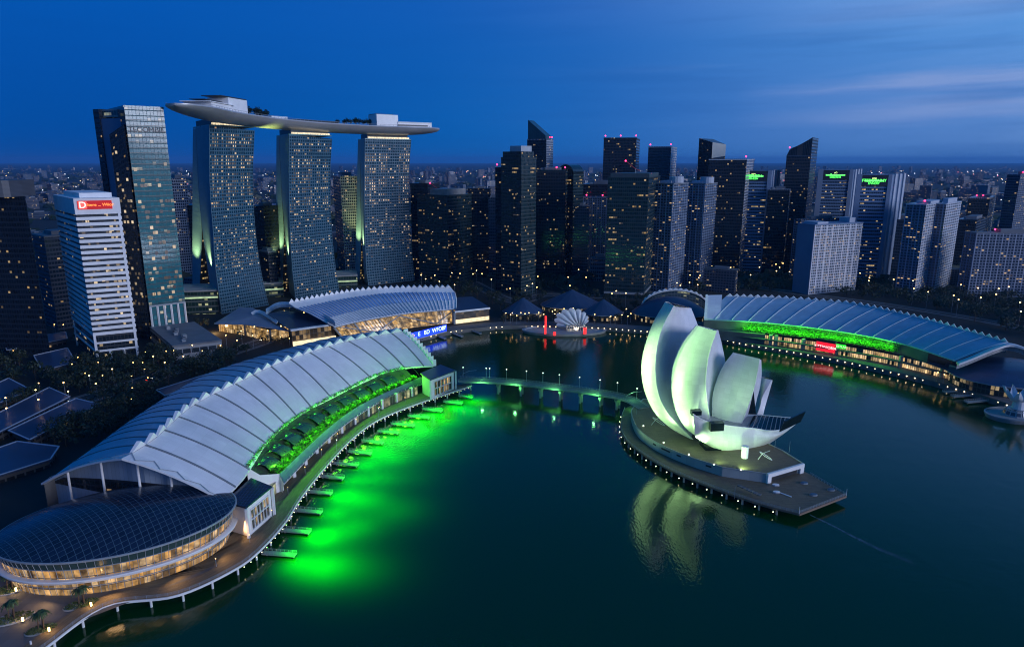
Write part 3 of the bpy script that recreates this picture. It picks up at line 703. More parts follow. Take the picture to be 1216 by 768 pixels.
# loop shaped steel sculptures on the upper deck
def loop(px, py, s, label):
    p = gz(px, py, UD); t = thing('loop_sculpture', p, label, 'sculpture', 'steel loops on the island deck')
    MB().tube([p+V((s*(1+cos(a))*1.4-s*1.4, s*1.0*sin(a), .2+s*.9*(1-cos(a)))) for a in [2*pi*k/16 for k in range(17)]], .16, 5).build('ring', WHITE, t)
    MB().tube([p+V((-1.6*s, .5, .1)), p+V((-.6*s, .8, 1.4*s)), p+V((.9*s, .3, 2.2*s))], .14, 5).build('arm', WHITE, t)
loop(909, 546, 2.2, 'white steel loop sculpture at the stern end of the island deck'); loop(782, 505, 2.4, 'white steel loop railing sculpture beside the tallest petal')
for px, py in ((920, 533), (937, 537), (829, 515), (872, 592), (756, 492)):
    p = gz(px, py, UD if py < 550 else LD); tag(MB().cyl(p.x, p.y, p.z, p.z+6, .09, .06, 5).build('flagpole', STEEL), 'thin bare metal pole standing on the island', 'pole', 'bare poles on the island')
# ================================================================== lotus building
lot = thing('lotus_building', gz(845, 530, UD), 'white lotus shaped building with tall curved petals lit pale green', 'museum')
SKIN = panels('petal skin', (.74, .76, .72), 3.4, 2.4, .07, .84, .42, .05)
SKINS = panels('petal flank', (.72, .73, .78), 5, 5, .08, .85, .4, .05)
def horn(name, curves, n, bulges, mats, cap_m, m=10, depth=0):
    rows = [even(c, n) for c in curves]; K = len(rows); mb = MB(); cap = None
    for a in range(K):
        A, Bc = rows[a], rows[(a+1) % K]; cen = [sum((r[i] for r in rows), V())/K for i in range(n)]
        sh = []
        for i in range(n):
            w = (Bc[i]-A[i]); md = (A[i]+Bc[i])/2-cen[i]; md = md-w*(md.dot(w)/max(w.length_squared, 1e-6)); md = md.normalized() if md.length > 1e-4 else V()
            sh.append([A[i].lerp(Bc[i], k/m)+md*bulges[a]*w.length*4*(k/m)*(1-k/m) for k in range(m+1)])
        part = MB().sheet(sh, 0)
        part.build(name[a], mats[a], lot, True)
        if a == 0: first = sh
    t = [r[0] for r in rows]
    c = sum(t, V())/len(t); d = (c-sum((r[1] for r in rows), V())/len(t)).normalized()
    MB().face([p.lerp(c, .10)+d*.12 for p in t]).build('skylight', GLASSD, lot)
    MB().face([r[-1] for r in rows]).build('foot', CONC_D, lot)
def py_(lst, Y0, Y1=None): Y1 = Y0 if Y1 is None else Y1; return [gy(x, y, Y0+(Y1-Y0)*k/(len(lst)-1)) for k, (x, y) in enumerate(lst)]
a1 = py_([(793, 358.5), (776, 385), (765, 415), (762, 440), (766, 465), (778, 490), (797, 508), (821, 521)], 362, 334)
a2 = py_([(800, 363), (787, 388), (780, 413), (778, 440), (781, 465), (790, 486), (804, 503), (823, 521.5)], 344, 332)
a3 = py_([(821, 366), (830, 390), (836, 415), (839, 440), (838, 465), (835, 490), (830, 508), (825, 521)], 384, 342)
horn(['outer_skin', 'flank', 'rear_flank'], [a1, a2, a3], 26, [.16, -.05, .05], [SKIN, SKINS, SKINS], GLASSD)
b1 = py_([(827, 386), (812, 404), (802, 425), (798, 445), (798, 466), (804, 490), (815, 508), (831, 520)], 346, 327)
b2 = py_([(851, 393), (845, 410), (841, 425), (838.5, 445), (838, 460), (840, 480), (842.5, 495), (843, 511)], 326, 323)
b3 = py_([(853, 392), (858, 412), (862, 437), (858, 455), (851, 470), (847, 485), (846, 497), (845, 511)], 370, 336)
horn(['outer_skin', 'flank', 'rear_flank'], [b1, b2, b3], 26, [.17, -.05, .05], [SKIN, SKINS, SKINS], GLASSD)
c1 = py_([(871, 418.5), (860, 433), (852, 450), (847, 468), (846, 485), (847, 505)], 352, 334)
c2 = py_([(902, 426), (899.5, 441), (896, 458), (891, 474), (886, 488), (879, 507)], 332, 329)
c3 = py_([(904, 427), (904.5, 443), (903, 458), (899, 473), (895, 489), (888, 507)], 366, 346)
horn(['outer_skin', 'flank', 'rear_flank'], [c1, c2, c3], 22, [.15, -.03, .05], [SKIN, SKINS, SKINS], GLASSD)
d1 = py_([(903, 448), (903, 456), (903.6, 466), (903, 480), (899, 495)], 366, 356)
dm = py_([(916.5, 451), (910.5, 461.5), (905, 472), (903, 481), (898, 495)], 356, 350)
d2 = py_([(917.5, 451.5), (914, 464), (910.5, 476), (908, 485), (905.5, 496)], 358, 350)
d3 = py_([(910, 448), (908, 460), (905, 475), (903, 484), (900, 496)], 380, 366)
horn(['inner_face', 'flank', 'outer_skin', 'rear_flank'], [d1, dm, d2, d3], 14, [0, 0, .03, .05], [SKINS, SKINS, SKINS, SKINS], GLASSD)
MB().loft([[V(p) for p in (gy(894.5, 459, 341), gy(898, 494, 341), gy(878, 503, 341))], [V(p) for p in (gy(894.5, 459, 346), gy(898, 494, 346), gy(878, 503, 346))]]).build('glazed_gap', GLASSD, lot)
for c in (a1, a2, b1, b2, c1, c2): MB().tube(even(c, 24), .22, 5).build('petal_edge', WHITE, lot)
# the low boat shaped petal
e1 = py_([(823, 492), (838, 500), (862, 505), (893, 508.5), (924, 511), (951, 497.5)], 312, 330)
e2 = py_([(826, 519), (846, 531), (869, 537.5), (895, 532.5), (923, 519), (951.5, 498.5)], 317, 330)
e2b = py_([(834, 516), (852, 526), (876, 534), (903, 529), (928, 515), (951.5, 498)], 330, 334)
e3 = py_([(836, 488), (852, 490), (874, 491.5), (900, 492), (925, 494), (951, 496.5)], 346, 336)
n = 26; E = [even(c, n) for c in (e1, e2, e2b, e3)]
rows = []
for i in range(n):
    r = cr([E[0][i], E[0][i].lerp(E[1][i], .5)+V((-.05, -1, -.1))*2.4*sin(pi*i/(n-1))**.6, E[1][i], E[2][i], E[3][i]], 15); rows.append(r)
MB().sheet(rows).build('bowl_petal', SKIN, lot, True)
rim = [[E[0][i]+V((0, .25, -.9)), E[3][i]+V((0, -.2, -.9))] for i in range(n)]
MB().sheet(rim[:16]).build('bowl_floor', plain('bowl floor', (.25, .27, .28), .5), lot)
m = MB().sheet([[a+V((0, 0, .5)), b+V((0, 0, .5))] for a, b in rim[13:25]]); m.build('skylight_roof', GLASSD, lot)
m = MB()
for i in range(14, 25): m.tube([rim[i][0]+V((0, 0, .7)), rim[i][1]+V((0, 0, .7))], .16, 4)
m.build('skylight_rib', STEEL, lot)
MB().tube([p+V((0, 0, .1)) for p in E[0]], .28, 6).build('bowl_rim', WHITE, lot)
# dark glazed prow
q = [E[0][21], E[0][25], E[3][25]+V((0, 0, .8)), E[3][22]]
P1, P2, P3, P4 = gy(925, 512, 321), gy(950, 500, 329), gy(952, 495.5, 331), gy(931, 499.5, 320)
MB().obox(P1+V((0, -.9, 0)), P2-P1, V((.2, 1.2, 0)), P4-P1).build('prow_window', GLASSD, lot)
# notch windows in the rim
def notch(px, py, w, h, Y):
    p = gy(px, py, Y)-V((0, 0, .5)); MB().obox(p, (w, .9, -.35*0), (0, 3.5, 0), (0, 0, -h)).build('notch_window', GLASSD, lot)
notch(844.5, 502.0, 6.8, 4.0, 312.3); notch(822, 487.5, 5.0, 2.2, 313.6)
p = gz(884, 543, UD); MB().cyl(p.x, p.y, UD, UD+6, 1.7, 1.7, 16).build('column', WHITE, lot)
p = gz(848, 536, UD); MB().prism([(p.x-4, p.y+1), (p.x+4, p.y+1), (p.x+6, p.y+9), (p.x-5, p.y+9)], UD, UD+2.0).build('entrance', GLASSD, lot)
# flood lamps on the island (their light is in the lamps)
FLG = (.55, 1.0, .40)
def flood(px, py, z, tgt, e, size, label, rad=.6):
    p = gz(px, py, z); t = thing('island_flood_lamp', p, label, 'flood lamp', 'flood lamps on the island')
    MB().box(p.x-.4, p.y-.3, p.z, p.x+.4, p.y+.3, p.z+.12).build('base', DARK, t); MB().box(p.x-.3, p.y-.2, p.z+.13, p.x+.3, p.y+.2, p.z+.6).build('lens', COOL, t)
    lamp('SPOT', p+V((0, 0, 1.2)), e, FLG, tgt, size, .9, rad)
flood(764, 506, UD, gy(783, 455, 345), 70000*LOTK, 90, 'flood lamp on the upper deck below the tallest petal')
flood(788, 526, UD, gy(818, 460, 328), 110000*LOTK, 80, 'flood lamp on the upper deck below the middle petal')
flood(818, 540, UD, gy(876, 445, 335), 420000*LOTK, 56, 'flood lamp on the upper deck edge aimed at the smaller right petal')
flood(848, 552, UD, gy(880, 510, 316), 62000*LOTK, 120, 'flood lamp on the upper deck edge in front of the boat shaped petal')
flood(880, 558.5, UD, gy(905, 516, 320), 36000*LOTK, 120, 'flood lamp on the upper deck edge nearest the stern')
# two narrow floods on the near boardwalk wash the petals from across the water
def far_flood(i, tgt, e, size, label):
    p = offset(EDGE, 1.2)[i]; t = thing('flood_mast', V((p.x, p.y, DECKZ)), label, 'flood lamp', 'flood masts on the near boardwalk')
    MB().cyl(p.x, p.y, DECKZ, DECKZ+5.6, .14, .10, 6).build('pole', STEEL, t); MB().box(p.x-.25, p.y-.5, DECKZ+5.6, p.x+.25, p.y+.5, DECKZ+6.2).build('housing', DARK, t); MB().box(p.x+.26, p.y-.4, DECKZ+5.7, p.x+.3, p.y+.4, DECKZ+6.1).build('lens', COOL, t)
    lamp('SPOT', V((p.x+.6, p.y, DECKZ+5.9)), e, FLG, tgt, size, .8, .5)
far_flood(52, gy(812, 445, 335), 1500000*FARK, 22, 'slender flood mast on the near boardwalk, the one farther from the bridge')
far_flood(66, gy(845, 455, 330), 1300000*FARK, 24, 'slender flood mast on the near boardwalk, the one closer to the bridge')
lamp('SPOT', gy(846, 497, 311)+V((0, -1, 1.5)), 45000*LOTK, FLG, gy(872, 450, 338), 100, .9, .6)
# ================================================================== footbridge
bc = even([gz(x, y, 8.5) for x, y in [(545, 450), (600, 452.5), (660, 459), (715, 466.5), (745, 473), (765, 484)]], 60)
bridge = thing('footbridge', V((bc[30].x, bc[30].y, 0)), 'green lit curved concrete footbridge from the hall to the island', 'bridge')
l, r = offset(bc, 3.6), offset(bc, -3.6)
BRM = plain('bridge concrete', (.36, .37, .36), .7, .15, .2)
MB().slab([l, r], .9).build('deck', BRM, bridge)
MB().sheet([[p+V((0, 0, .03)) for p in offset(bc, 3.2)], [p+V((0, 0, .03)) for p in offset(bc, -3.2)]]).build('walkway', plain('bridge paving', (.12, .15, .14), .8, .2, .3), bridge)
m = MB()
for i in range(0, 59):
    if i % 9: continue
for s in (1, -1):
    e = offset(bc, s*3.4); mm = MB()
    for p in e: mm.box(p.x-.05, p.y-.05, p.z, p.x+.05, p.y+.05, p.z+1.1)
    for h in (.4, .75, 1.1): mm.tube([p+V((0, 0, h)) for p in e], .055, 4)
    mm.build('parapet', STEEL, bridge)
m = MB().slab([[p-V((0, 0, .9)) for p in offset(bc, 1.6)], [p-V((0, 0, .9)) for p in offset(bc, -1.6)]], 1.1); m.build('girder', BRM, bridge)
for px, py in ((594, 470), (618.5, 472.5), (642.5, 475), (668, 478), (690.5, 481), (714, 484.5), (736, 489)):
    g0 = gz(px, py, 0); j = min(range(60), key=lambda k: abs(bc[k].x-g0.x)); p = bc[j]; t = (bc[min(j+1, 59)]-bc[j-1]); t.z = 0; t.normalize(); s = V((-t.y, t.x, 0))
    m = MB()
    for sg in (1, -1):
        c = p+s*sg*1.7; m.cyl(c.x, c.y, -2, 5.2, .75, .75, 10)
    m.loft([[V((p.x, p.y, z))+s*a*w+t*b*1.0 for a, b in ((1, 1), (-1, 1), (-1, -1), (1, -1))] for w, z in ((2.2, 4.8), (3.3, 6.55))])
    m.build('pier', BRM, bridge)
lamp0 = None
def lamp_post(p, h, head, name='street_lamp', label='', cat='street lamp', group='', mat=WARM, r=.5):
    t = thing(name, p, label, cat, group)
    MB().cyl(p.x, p.y, p.z, p.z+h, .12, .08, 6, 0).build('pole', STEEL, t)
    MB().ball((p.x, p.y, p.z+h+r*.6), r, 8, 5, 0, .8).build('lamp_head', mat, t)
    return t
bl = lamp_post(V((0, 0, 0)), 7.0, 0, 'bridge_lamp', 'slim lamp post with a small white light on the footbridge', 'lamp post', 'lamp posts along the footbridge', COOL, .34)
k = 0
for px in (547, 576, 582, 602, 622, 643, 664, 686, 709, 729, 751):
    j = min(range(60), key=lambda q: abs(proj(bc[q])[0]-px)); p = offset(bc, 3.3)[j]
    if k == 0: bl.location = p
    else: copy_tree(bl, p)
    k += 1
for x in (.06, .93):
    p = bc[int(59*x)]; tag(MB().tube([p+V((-5, 3, 0)), p+V((-4, 3, 3.2)), p+V((0, 3, 5)), p+V((5, 3, 5.5))], .12, 5).build('gate_arch', STEEL), 'thin curved steel arch at the hall end of the footbridge' if x < .5 else 'thin curved steel arch at the island end of the footbridge', 'arch')
for x in (.12, .3, .5, .7, .9):                          # green wash on the bridge
    p = bc[int(59*x)]; lamp('SPOT', p+V((0, -7, -3.5)), 5200, (.16, 1.0, .22), p+V((0, 0, -.2)), 140, 1, .3)
    lamp('POINT', p+V((0, 0, 4.5)), 900, (.25, 1.0, .35), None, None, 1, .3)
# faint wake leaving the island's corner
m = MB(); wk = [gz(x, y, .006) for x, y in ((962, 611), (985, 622), (1012, 636), (1045, 652), (1085, 668))]
for k, (w0, w1) in enumerate(((.4, 1.0), )):
    c = even(wk, 24); m.sheet([[p+V((0, -.7-.07*i, 0)) for i, p in enumerate(c)], [p+V((0, .7+.07*i, 0)) for i, p in enumerate(c)]])
t = NT('wake foam'); nz = t.noise(.35, 5); t.set(Base_Color=(.10, .16, .20), Roughness=.35); mx = t.n('ShaderNodeMixShader'); tr = t.n('ShaderNodeBsdfTransparent'); u_, v_ = t.uv()
t.l(t.M('MULTIPLY', t.M('MULTIPLY', t.M('POWER', nz, 1.5), 2.6), t.M('POWER', t.M('MAXIMUM', t.M('SUBTRACT', 1, t.M('DIVIDE', u_, 58)), 0), 1.3)), mx.inputs[0]); t.l(tr.outputs[0], mx.inputs[1]); t.l(t.b.outputs[0], mx.inputs[2]); t.l(mx.outputs[0], t.t.nodes['Material Output'].inputs['Surface'])
tag(m.build('wake', t.m), 'faint pale wake on the water leaving the corner of the island', 'wake', None, 'stuff')
# ================================================================== three linked towers
FINM = panels('fin cladding', (.16, .29, .36), 6, 3.4, .08, .8, .55, .05)
MBF = facade('hotel curtain wall', (.008, .035, .058), (.035, .12, .19), 3.3, 3.1, .34, .30, .03, 2.0, .9, (1, .60, .25), group=4, ior=1.5)
def PL(lst, Y): return [gy(x, y, Y) for x, y in lst]
def ground_ext(c):                                     # carry an edge straight on down to the ground
    a, b = c[-2], c[-1]; t = (GZ-b.z)/(a.z-b.z)
    return c+[b+(a-b)*t] if b.z > GZ+.5 else c
def hotel(label, L, R_, F, RL, RS, YL, YR, YF, lean):
    Lc, Rc = ground_ext(PL(L, YL)), ground_ext(PL(R_, YR)); n = 56
    tL, tR = even(Lc, n), even(Rc, n)
    top = tL[0]; t = thing('hotel_tower', V(((tL[-1].x+tR[-1].x)/2, (tL[-1].y+tR[-1].y)/2+15, GZ)), label, 'tower', 'three linked hotel towers')
    NW = 24
    rows = [[tL[i].lerp(tR[i], k/NW) for k in range(NW+1)] for i in range(n)]
    # uv in metres, floors level
    m = MB(); W_ = (tR[0]-tL[0]).length
    for i in range(n-1):
        for k in range(NW):
            z0, z1 = rows[i][k].z, rows[i+1][k].z
            m.face([rows[i][k], rows[i][k+1], rows[i+1][k+1], rows[i+1][k]], [(k/NW*NWIN*3.1, z0), ((k+1)/NW*NWIN*3.1, z0), ((k+1)/NW*NWIN*3.1, z1), (k/NW*NWIN*3.1, z1)])
    m.build('facade', MBF, t)
    # floor ledges
    m = MB(); z = GZ+3.3
    zs = [p.z for p in tL]
    def at(zq, f):
        def e(c):
            for a, b in zip(c, c[1:]):
                if b.z <= zq <= a.z: return a.lerp(b, (a.z-zq)/(a.z-b.z))
            return c[0] if zq > c[0].z else c[-1]
        return e(tL).lerp(e(tR), f)
    hd = (tR[0]-tL[0]); hd.z = 0; hd.normalize(); nn = V((hd.y, -hd.x, 0))
    while z < min(tL[0].z, tR[0].z)-1:
        a, b = at(z, 0), at(z, 1); m.obox(a+nn*.03, b-a, nn*.55, (0, 0, .42)); z += 3.3
    m.build('floor_ledge', plain('hotel ledge', (.06, .17, .24), .4, .15, .1), t)
    m = MB()
    for k in range(0, NWIN+1, 2):
        pts = [tL[i].lerp(tR[i], k/NWIN)+nn*.25 for i in range(0, n, 5)]+[tL[-1].lerp(tR[-1], k/NWIN)+nn*.25]
        m.tube(pts, .17, 4, caps=False)
    m.build('mullion', plain('hotel ledge', (.06, .17, .24)), t)
    # lit rooms
    rr = random.Random(hash(label[:9]) & 255 if False else len(label)); cells = []
    nf = int((min(tL[0].z, tR[0].z)-GZ)/3.3); colw = [rr.random() for _ in range(NWIN)]; fl = [rr.random() for _ in range(nf)]
    for f in range(5, nf-1):
        hfr = f/nf
        for k in range(NWIN):
            up = hfr > .58
            pr = (.9 if colw[k] > .38 else .22) if up else .36
            if fl[f] < .22: pr *= .15
            if hfr < .24: pr *= .18
            if rr.random() < pr: cells.append((f, k))
    def pane(m, f, k):
        z0 = GZ+3.3*f+1.0; u0, u1 = (k+.34)/NWIN, (k+(.70 if f/nf > .58 else .84))/NWIN; h = 1.75 if f/nf > .58 else 1.2
        o = nn*.12; m.face([at(z0, u0)+o, at(z0, u1)+o, at(z0+h, u1)+o, at(z0+h, u0)+o])
    rr.shuffle(cells); big = cells[:96]; rest = MB()
    for f, k in big:
        m = MB(); pane(m, f, k); m.build('lit_window', LITHOT, t)
    for f, k in cells[96:]: pane(rest, f, k)
    tag(rest.build('lit_windows', LITHOT, t), kind='stuff')
    # fins: front leg, rear leg
    Fc = ground_ext(PL(F, YF)); RLc = ground_ext(PL(RL, YF+18)); RSc = ground_ext(PL(RS, YF+8))
    fe = even(Fc, 40); le = even(Lc, 40); hw = hd*(R_[0][0]-L[0][0])*.0+ (tR[0]-tL[0])
    m = MB().sheet([[fe[i], fe[i].lerp(le[i], .5)-nn*0, le[i]] for i in range(40)]); m.build('front_fin', FINM, t)
    re, rs = even(RLc, 40), even(RSc, 40)
    m = MB().sheet([[re[i], rs[i]] for i in range(40)]); m.build('rear_fin', FINM, t)
    # backs and inner faces give the legs their depth
    wv = V((tR[0].x-tL[0].x, tR[0].y-tL[0].y, 0))
    m = MB().sheet([[re[i], re[i]+wv*.98] for i in range(40)]); m.build('rear_facade', MBF, t)
    m = MB().sheet([[rs[i], rs[i]+wv*.97] for i in range(40)]); m.sheet([[fe[i], fe[i]+wv*.97] for i in range(40)]); 
    m.build('atrium_face', facade('atrium glazing', (.05, .04, .02), (.03, .04, .03), 3.3, 2.2, .2, .3, .5, 0, .55, (1.0, .66, .2), group=1), t)
    m = MB().sheet([[tR[i], re[min(int(i*40/n), 39)]+wv] for i in range(n)]); m.build('far_fin', FINM, t)
    # roof, terrace band and plant storey under the deck
    a, b = tL[0], tR[0]; c, d = re[0]+wv, re[0]
    zt = max(p.z for p in (a, b))
    rf = [V((p.x, p.y, zt)) for p in (a, b, c, d)]
    m = MB().prism([(p.x, p.y) for p in rf], zt-.2, zt+.9); m.build('roof_edge', plain('teal roof edge', (.10, .24, .26), .3), t)
    ctr = sum(rf, V())/4
    MB().prism([(ctr.x+(p.x-ctr.x)*.88, ctr.y+(p.y-ctr.y)*.88) for p in rf], zt+.9, zt+6.5).build('plant_storey', plain('plant storey', (.035, .05, .06), .5), t)
    e0, e1 = rf[0].lerp(rf[1], .08)+nn*-1.2, rf[0].lerp(rf[1], .97)+nn*-1.2
    MB().obox(e0+V((0, 0, 1.0)), e1-e0, nn*-.8, (0, 0, 1.7)).build('terrace_light', emis('terrace glow', (1.0, .80, .50), 1.1, False, .5, .5), t)
    m = MB()
    for k in range(16): p = e0.lerp(e1, k/15)+nn*.8; m.box(p.x-.12, p.y-.12, zt+.9, p.x+.12, p.y+.12, zt+2.3)
    m.build('terrace_railing', STEEL, t)
    # yellow green wash on the two legs
    fb = fe[-1].lerp(le[-1], .5); rb = rs[-1]; ln = -hd
    for c, e in ((fe[34].lerp(le[34], .4), 60000), (re[34].lerp(rs[34], .6), 46000)):
        lamp('SPOT', V((c.x, c.y, 46))+ln*9+nn*5, e*HOTK, (.95, 1.0, .36), V((c.x, c.y, 66)), 70, 1, 1.5)
    return t, ctr, zt
NWIN = 20
hotel('nearest hotel tower with the widest curved facade under the prow of the sky deck',
      [(248.5, 149), (249, 220), (253, 275), (255.5, 315), (264, 377)], [(302, 155), (300, 209), (302, 264), (309, 319), (318.5, 361)],
      [(232.5, 152), (236.5, 228), (240.5, 275), (247.5, 326), (254.5, 372)], [(229, 153), (228.5, 230), (228.5, 342)], [(232.3, 153), (236.3, 228), (239.6, 275), (238.5, 310), (237.0, 346)], 655, 698, 690, 0)
hotel('middle hotel tower of the linked three, under the middle of the sky deck',
      [(343.3, 160), (343, 220), (344.3, 275), (347, 319), (351, 356)], [(394, 165), (391.8, 209), (393, 264), (397, 308), (402.7, 346)],
      [(331.5, 162), (334.5, 228), (338, 275), (340.5, 319), (344.7, 355)], [(328.3, 162), (327.8, 250), (327.6, 352)], [(331.2, 162), (334.2, 228), (337, 275), (336.5, 310), (335, 344)], 731, 775, 768, 0)
hotel('farthest hotel tower with the narrowest flank, under the thin end of the sky deck',
      [(433.3, 165.6), (432.6, 220), (433.3, 275), (435, 319), (437.7, 340.6)], [(488, 166.4), (485.5, 209), (486, 264), (490, 311.5), (492.8, 335)],
      [(427.5, 165.6), (428.4, 240), (429.4, 279), (432, 319), (432.8, 340)], [(425, 165.6), (423, 264), (421.3, 341)], [(427.3, 165.6), (428, 240), (429, 279), (427.5, 320), (426.5, 338)], 812, 850, 845, 0)
# ------------------------------------------------------------------ sky deck
deck = None
spx = [(208, 129.5, 560), (228, 133.2, 592), (255, 138.5, 635), (290, 143.5, 685), (330, 148, 730), (380, 151.8, 772), (430, 154.4, 810), (480, 156, 845), (522, 157.2, 872)]
spine = even([gy(*p) for p in spx], 70)
deck = thing('sky_deck', V((spine[35].x, spine[35].y, spine[35].z-6)), 'boat shaped sky deck lying across the three hotel towers', 'sky deck')
def wid(s):
    a = min(1, (s/.13))if s < .13 else 1; b = min(1, (1-s)/.10); return 19*sqrt(max(0.0, 1-(1-a)**2))*sqrt(max(0, 1-(1-b)**2))+.15
def dep(s):
    a = min(1, s/.26); b = min(1, (1-s)/.16); return .8+7.6*(1-(1-a)**2)**.6*(1-(1-b)**2)**.6
rings = []; side = offset(spine, 1.0)
for i, p in enumerate(spine):
    s = i/69; w, d = wid(s), dep(s); q = (side[i]-p).normalized(); rg = []
    for k in range(17):
        a = pi*k/16; x = cos(a); z = -sin(a)**.75
        rg.append(p+q*w*x*(.72+.28*(1-abs(z)) if abs(z) > .2 else 1.0)+V((0, 0, d*z*.98+3.4)))
    rg += [p-q*w*.97+V((0, 0, 4.5)), p+q*w*.97+V((0, 0, 4.5))]; rings.append(rg)
HULL = panels('hull plates', (.46, .46, .47), 7, 50, .12, .85, .38, .05, .25)
MB().loft(rings).build('hull', HULL, deck, True, 50)
m = MB()
for s_ in (1, -1):
    for i in range(3, 67): p = spine[i]+(side[i]-spine[i]).normalized()*s_*wid(i/69)*.95; m.box(p.x-.1, p.y-.1, p.z+4.4, p.x+.1, p.y+.1, p.z+5.9)
    m.tube([spine[i]+(side[i]-spine[i]).normalized()*s_*wid(i/69)*.95+V((0, 0, 5.9)) for i in range(3, 67)], .12, 4)
m.build('parapet', STEEL, deck)
def onspine(px): return min(range(70), key=lambda k: abs(proj(spine[k])[0]-px))
def deckbox(px0, px1, h, w, name, mat, off=0, z0=4.5, taper=0):
    i, j = onspine(px0), onspine(px1); a, b = spine[i], spine[j]; q = (b-a); q.z = 0; s = V((-q.y, q.x, 0)).normalized(); zz = max(a.z, b.z)-.6
    A = V((a.x, a.y, zz+z0))+s*(off-w/2); m = MB().obox(A, q, s*w, (0, 0, h))
    return m.build(name, mat, deck)
deckbox(262, 285, 13.0, 20, 'lift_block', WHITE); deckbox(252, 284, .6, 19, 'lift_block_canopy', DARK, 0, 17.75)
deckbox(234, 261, 5.2, 24, 'restaurant', WHITE); deckbox(233, 263, .6, 26, 'restaurant_roof', WHITE, 0, 9.75); deckbox(236, 256, .5, 14, 'observation_canopy', DARK, 0, 12); 
deckbox(330, 395, 1.6, 12, 'pool_terrace', DARK, -4); deckbox(316, 332, 3.0, 14, 'pool_pavilion', WHITE, -3)
deckbox(442, 467, 13.5, 20, 'lift_block', WHITE); deckbox(470, 506, 5.5, 22, 'restaurant', WHITE); deckbox(468, 509, .6, 24, 'restaurant_roof', WHITE, 0, 10.05)
deckbox(468, 503, 1.6, 22.2, 'restaurant_glazing', DARK, -.3, 6.0); deckbox(445, 462, .5, 16, 'lift_block_canopy', DARK, 0, 18.2)
i = onspine(312); lamp('SPOT', spine[i]+V((5, -6, -28)), 30000*HOTK, (.8, 1.0, .25), spine[i]+V((0, 0, -4)), 80, 1, .6)
# podiums between the legs
PODM = facade('podium glazing', (.012, .03, .025), (.09, .12, .11), 5.2, 3.0, .30, .06, .35, 1, .5, (.9, 1, .5), group=4)
def podium(px0, px1, py_top, Y, depth, h, label, lit=True):
    a, b = gy(px0, py_top, Y), gy(px1, py_top, Y+8); t = thing('podium_block', V(((a.x+b.x)/2, Y, GZ)), label, 'building', 'podium blocks between the hotel towers')
    z = (a.z+b.z)/2; q = V((b.x-a.x, b.y-a.y, 0)); s = V((-q.y, q.x, 0)).normalized()*depth
    poly = [V((a.x, a.y, 0)), V((b.x, b.y, 0)), V((b.x, b.y, 0))+s, V((a.x, a.y, 0))+s]
    MB().prism([(p.x, p.y) for p in poly], GZ, z-1.2).build('facade', PODM, t)
    c = sum(poly, V())/4; MB().prism([(c.x+(p.x-c.x)*1.04, c.y+(p.y-c.y)*1.04) for p in poly], z-1.2, z).build('roof', CONC, t)
    if lit: MB().obox(V((a.x, a.y, z-8))-s.normalized()*.4, q, s.normalized()*.3, (0, 0, 1.6)).build('light_band', emis('podium band', (.75, 1.0, .55), .5, False, .5, .2), t)
podium(206, 258, 345, 650, 40, 0, 'low dark green podium at the foot of the nearest hotel tower'); podium(308, 336, 336, 738, 40, 0, 'podium block between the nearest and middle hotel towers'); podium(392, 424, 327, 800, 40, 0, 'podium block between the middle and farthest hotel towers')
# palms on the sky deck
r = random.Random(31)
def decktree(px, off, s, first=None):
    i = onspine(px); p = spine[i]+V((0, off, 4.3))
    if first is not None: return copy_tree(first, p, r.uniform(0, 6), s)
    t = thing('deck_tree', p, 'small dark tree growing on the sky deck', 'tree', 'trees on the sky deck'); m = MB()
    for k in range(170):
        d = V((r.gauss(0, 1), r.gauss(0, 1), r.gauss(0, .7))).normalized()*r.random()**.4*2.6; c = p+V((0, 0, 4.2))+d; u = V((r.uniform(-1, 1), r.uniform(-1, 1), r.uniform(-.7, .7))).normalized(); b = u.orthogonal().normalized(); m.face([c-u*.6, c+b*.35, c+u*.6, c-b*.35])
    m.build('crown', LEAF, t); MB().tube([p, p+V((.1, 0, 3.8))], .16, 5).build('trunk', BARK, t); t.scale = (s,)*3; return t
f0 = decktree(290, 2, 1.4)
for px in (288, 293, 296, 300, 303, 307, 311, 314, 317, 404, 409, 413, 417, 421, 425, 429, 432, 436, 440): decktree(px+r.uniform(-1, 1), r.uniform(-9, 9), r.uniform(.8, 1.45)*(1.15 if px < 330 else .95), f0)
# ================================================================== skyline
OFF_T = facade('teal office glass', (.008, .022, .028), (.020, .040, .048), 3.9, 2.2, .30, .12, .05, 3.2, .42, (1, .62, .22), ior=1.5)
OFF_D = facade('dark office glass', (.006, .010, .017), (.014, .020, .030), 3.9, 2.0, .34, .18, .04, 3.0, .42, (1, .62, .22), ior=1.45)
OFF_B = facade('blue office glass', (.008, .018, .035), (.03, .055, .095), 3.8, 2.4, .40, .14, .04, 2.5, .45, (1, .62, .25), ior=1.5)
RES = facade('flats ribbed front', (.012, .022, .040), (.11, .16, .25), 3.1, 3.4, .42, .32, .11, .6, .75, (1, .58, .22), rib=6.8, ribcol=(.26, .32, .44), ribw=.16)
RES_W = facade('pale flats front', (.02, .035, .06), (.42, .47, .56), 3.1, 2.8, .40, .30, .14, .6, .7, (1, .60, .24), rib=9.0, ribcol=(.62, .64, .68), ribw=.15)
RES_D = facade('dim flats front', (.012, .02, .035), (.06, .10, .17), 3.1, 3.0, .45, .35, .12, .8, .7, (1, .60, .2), rib=6, ribcol=(.12, .17, .27), ribw=.2)
BAND = facade('striped office front', (.010, .020, .035), (.15, .25, .42), 4.1, 2.2, .50, .10, .12, 2.2, .75, (1, .66, .25), ior=1.4)
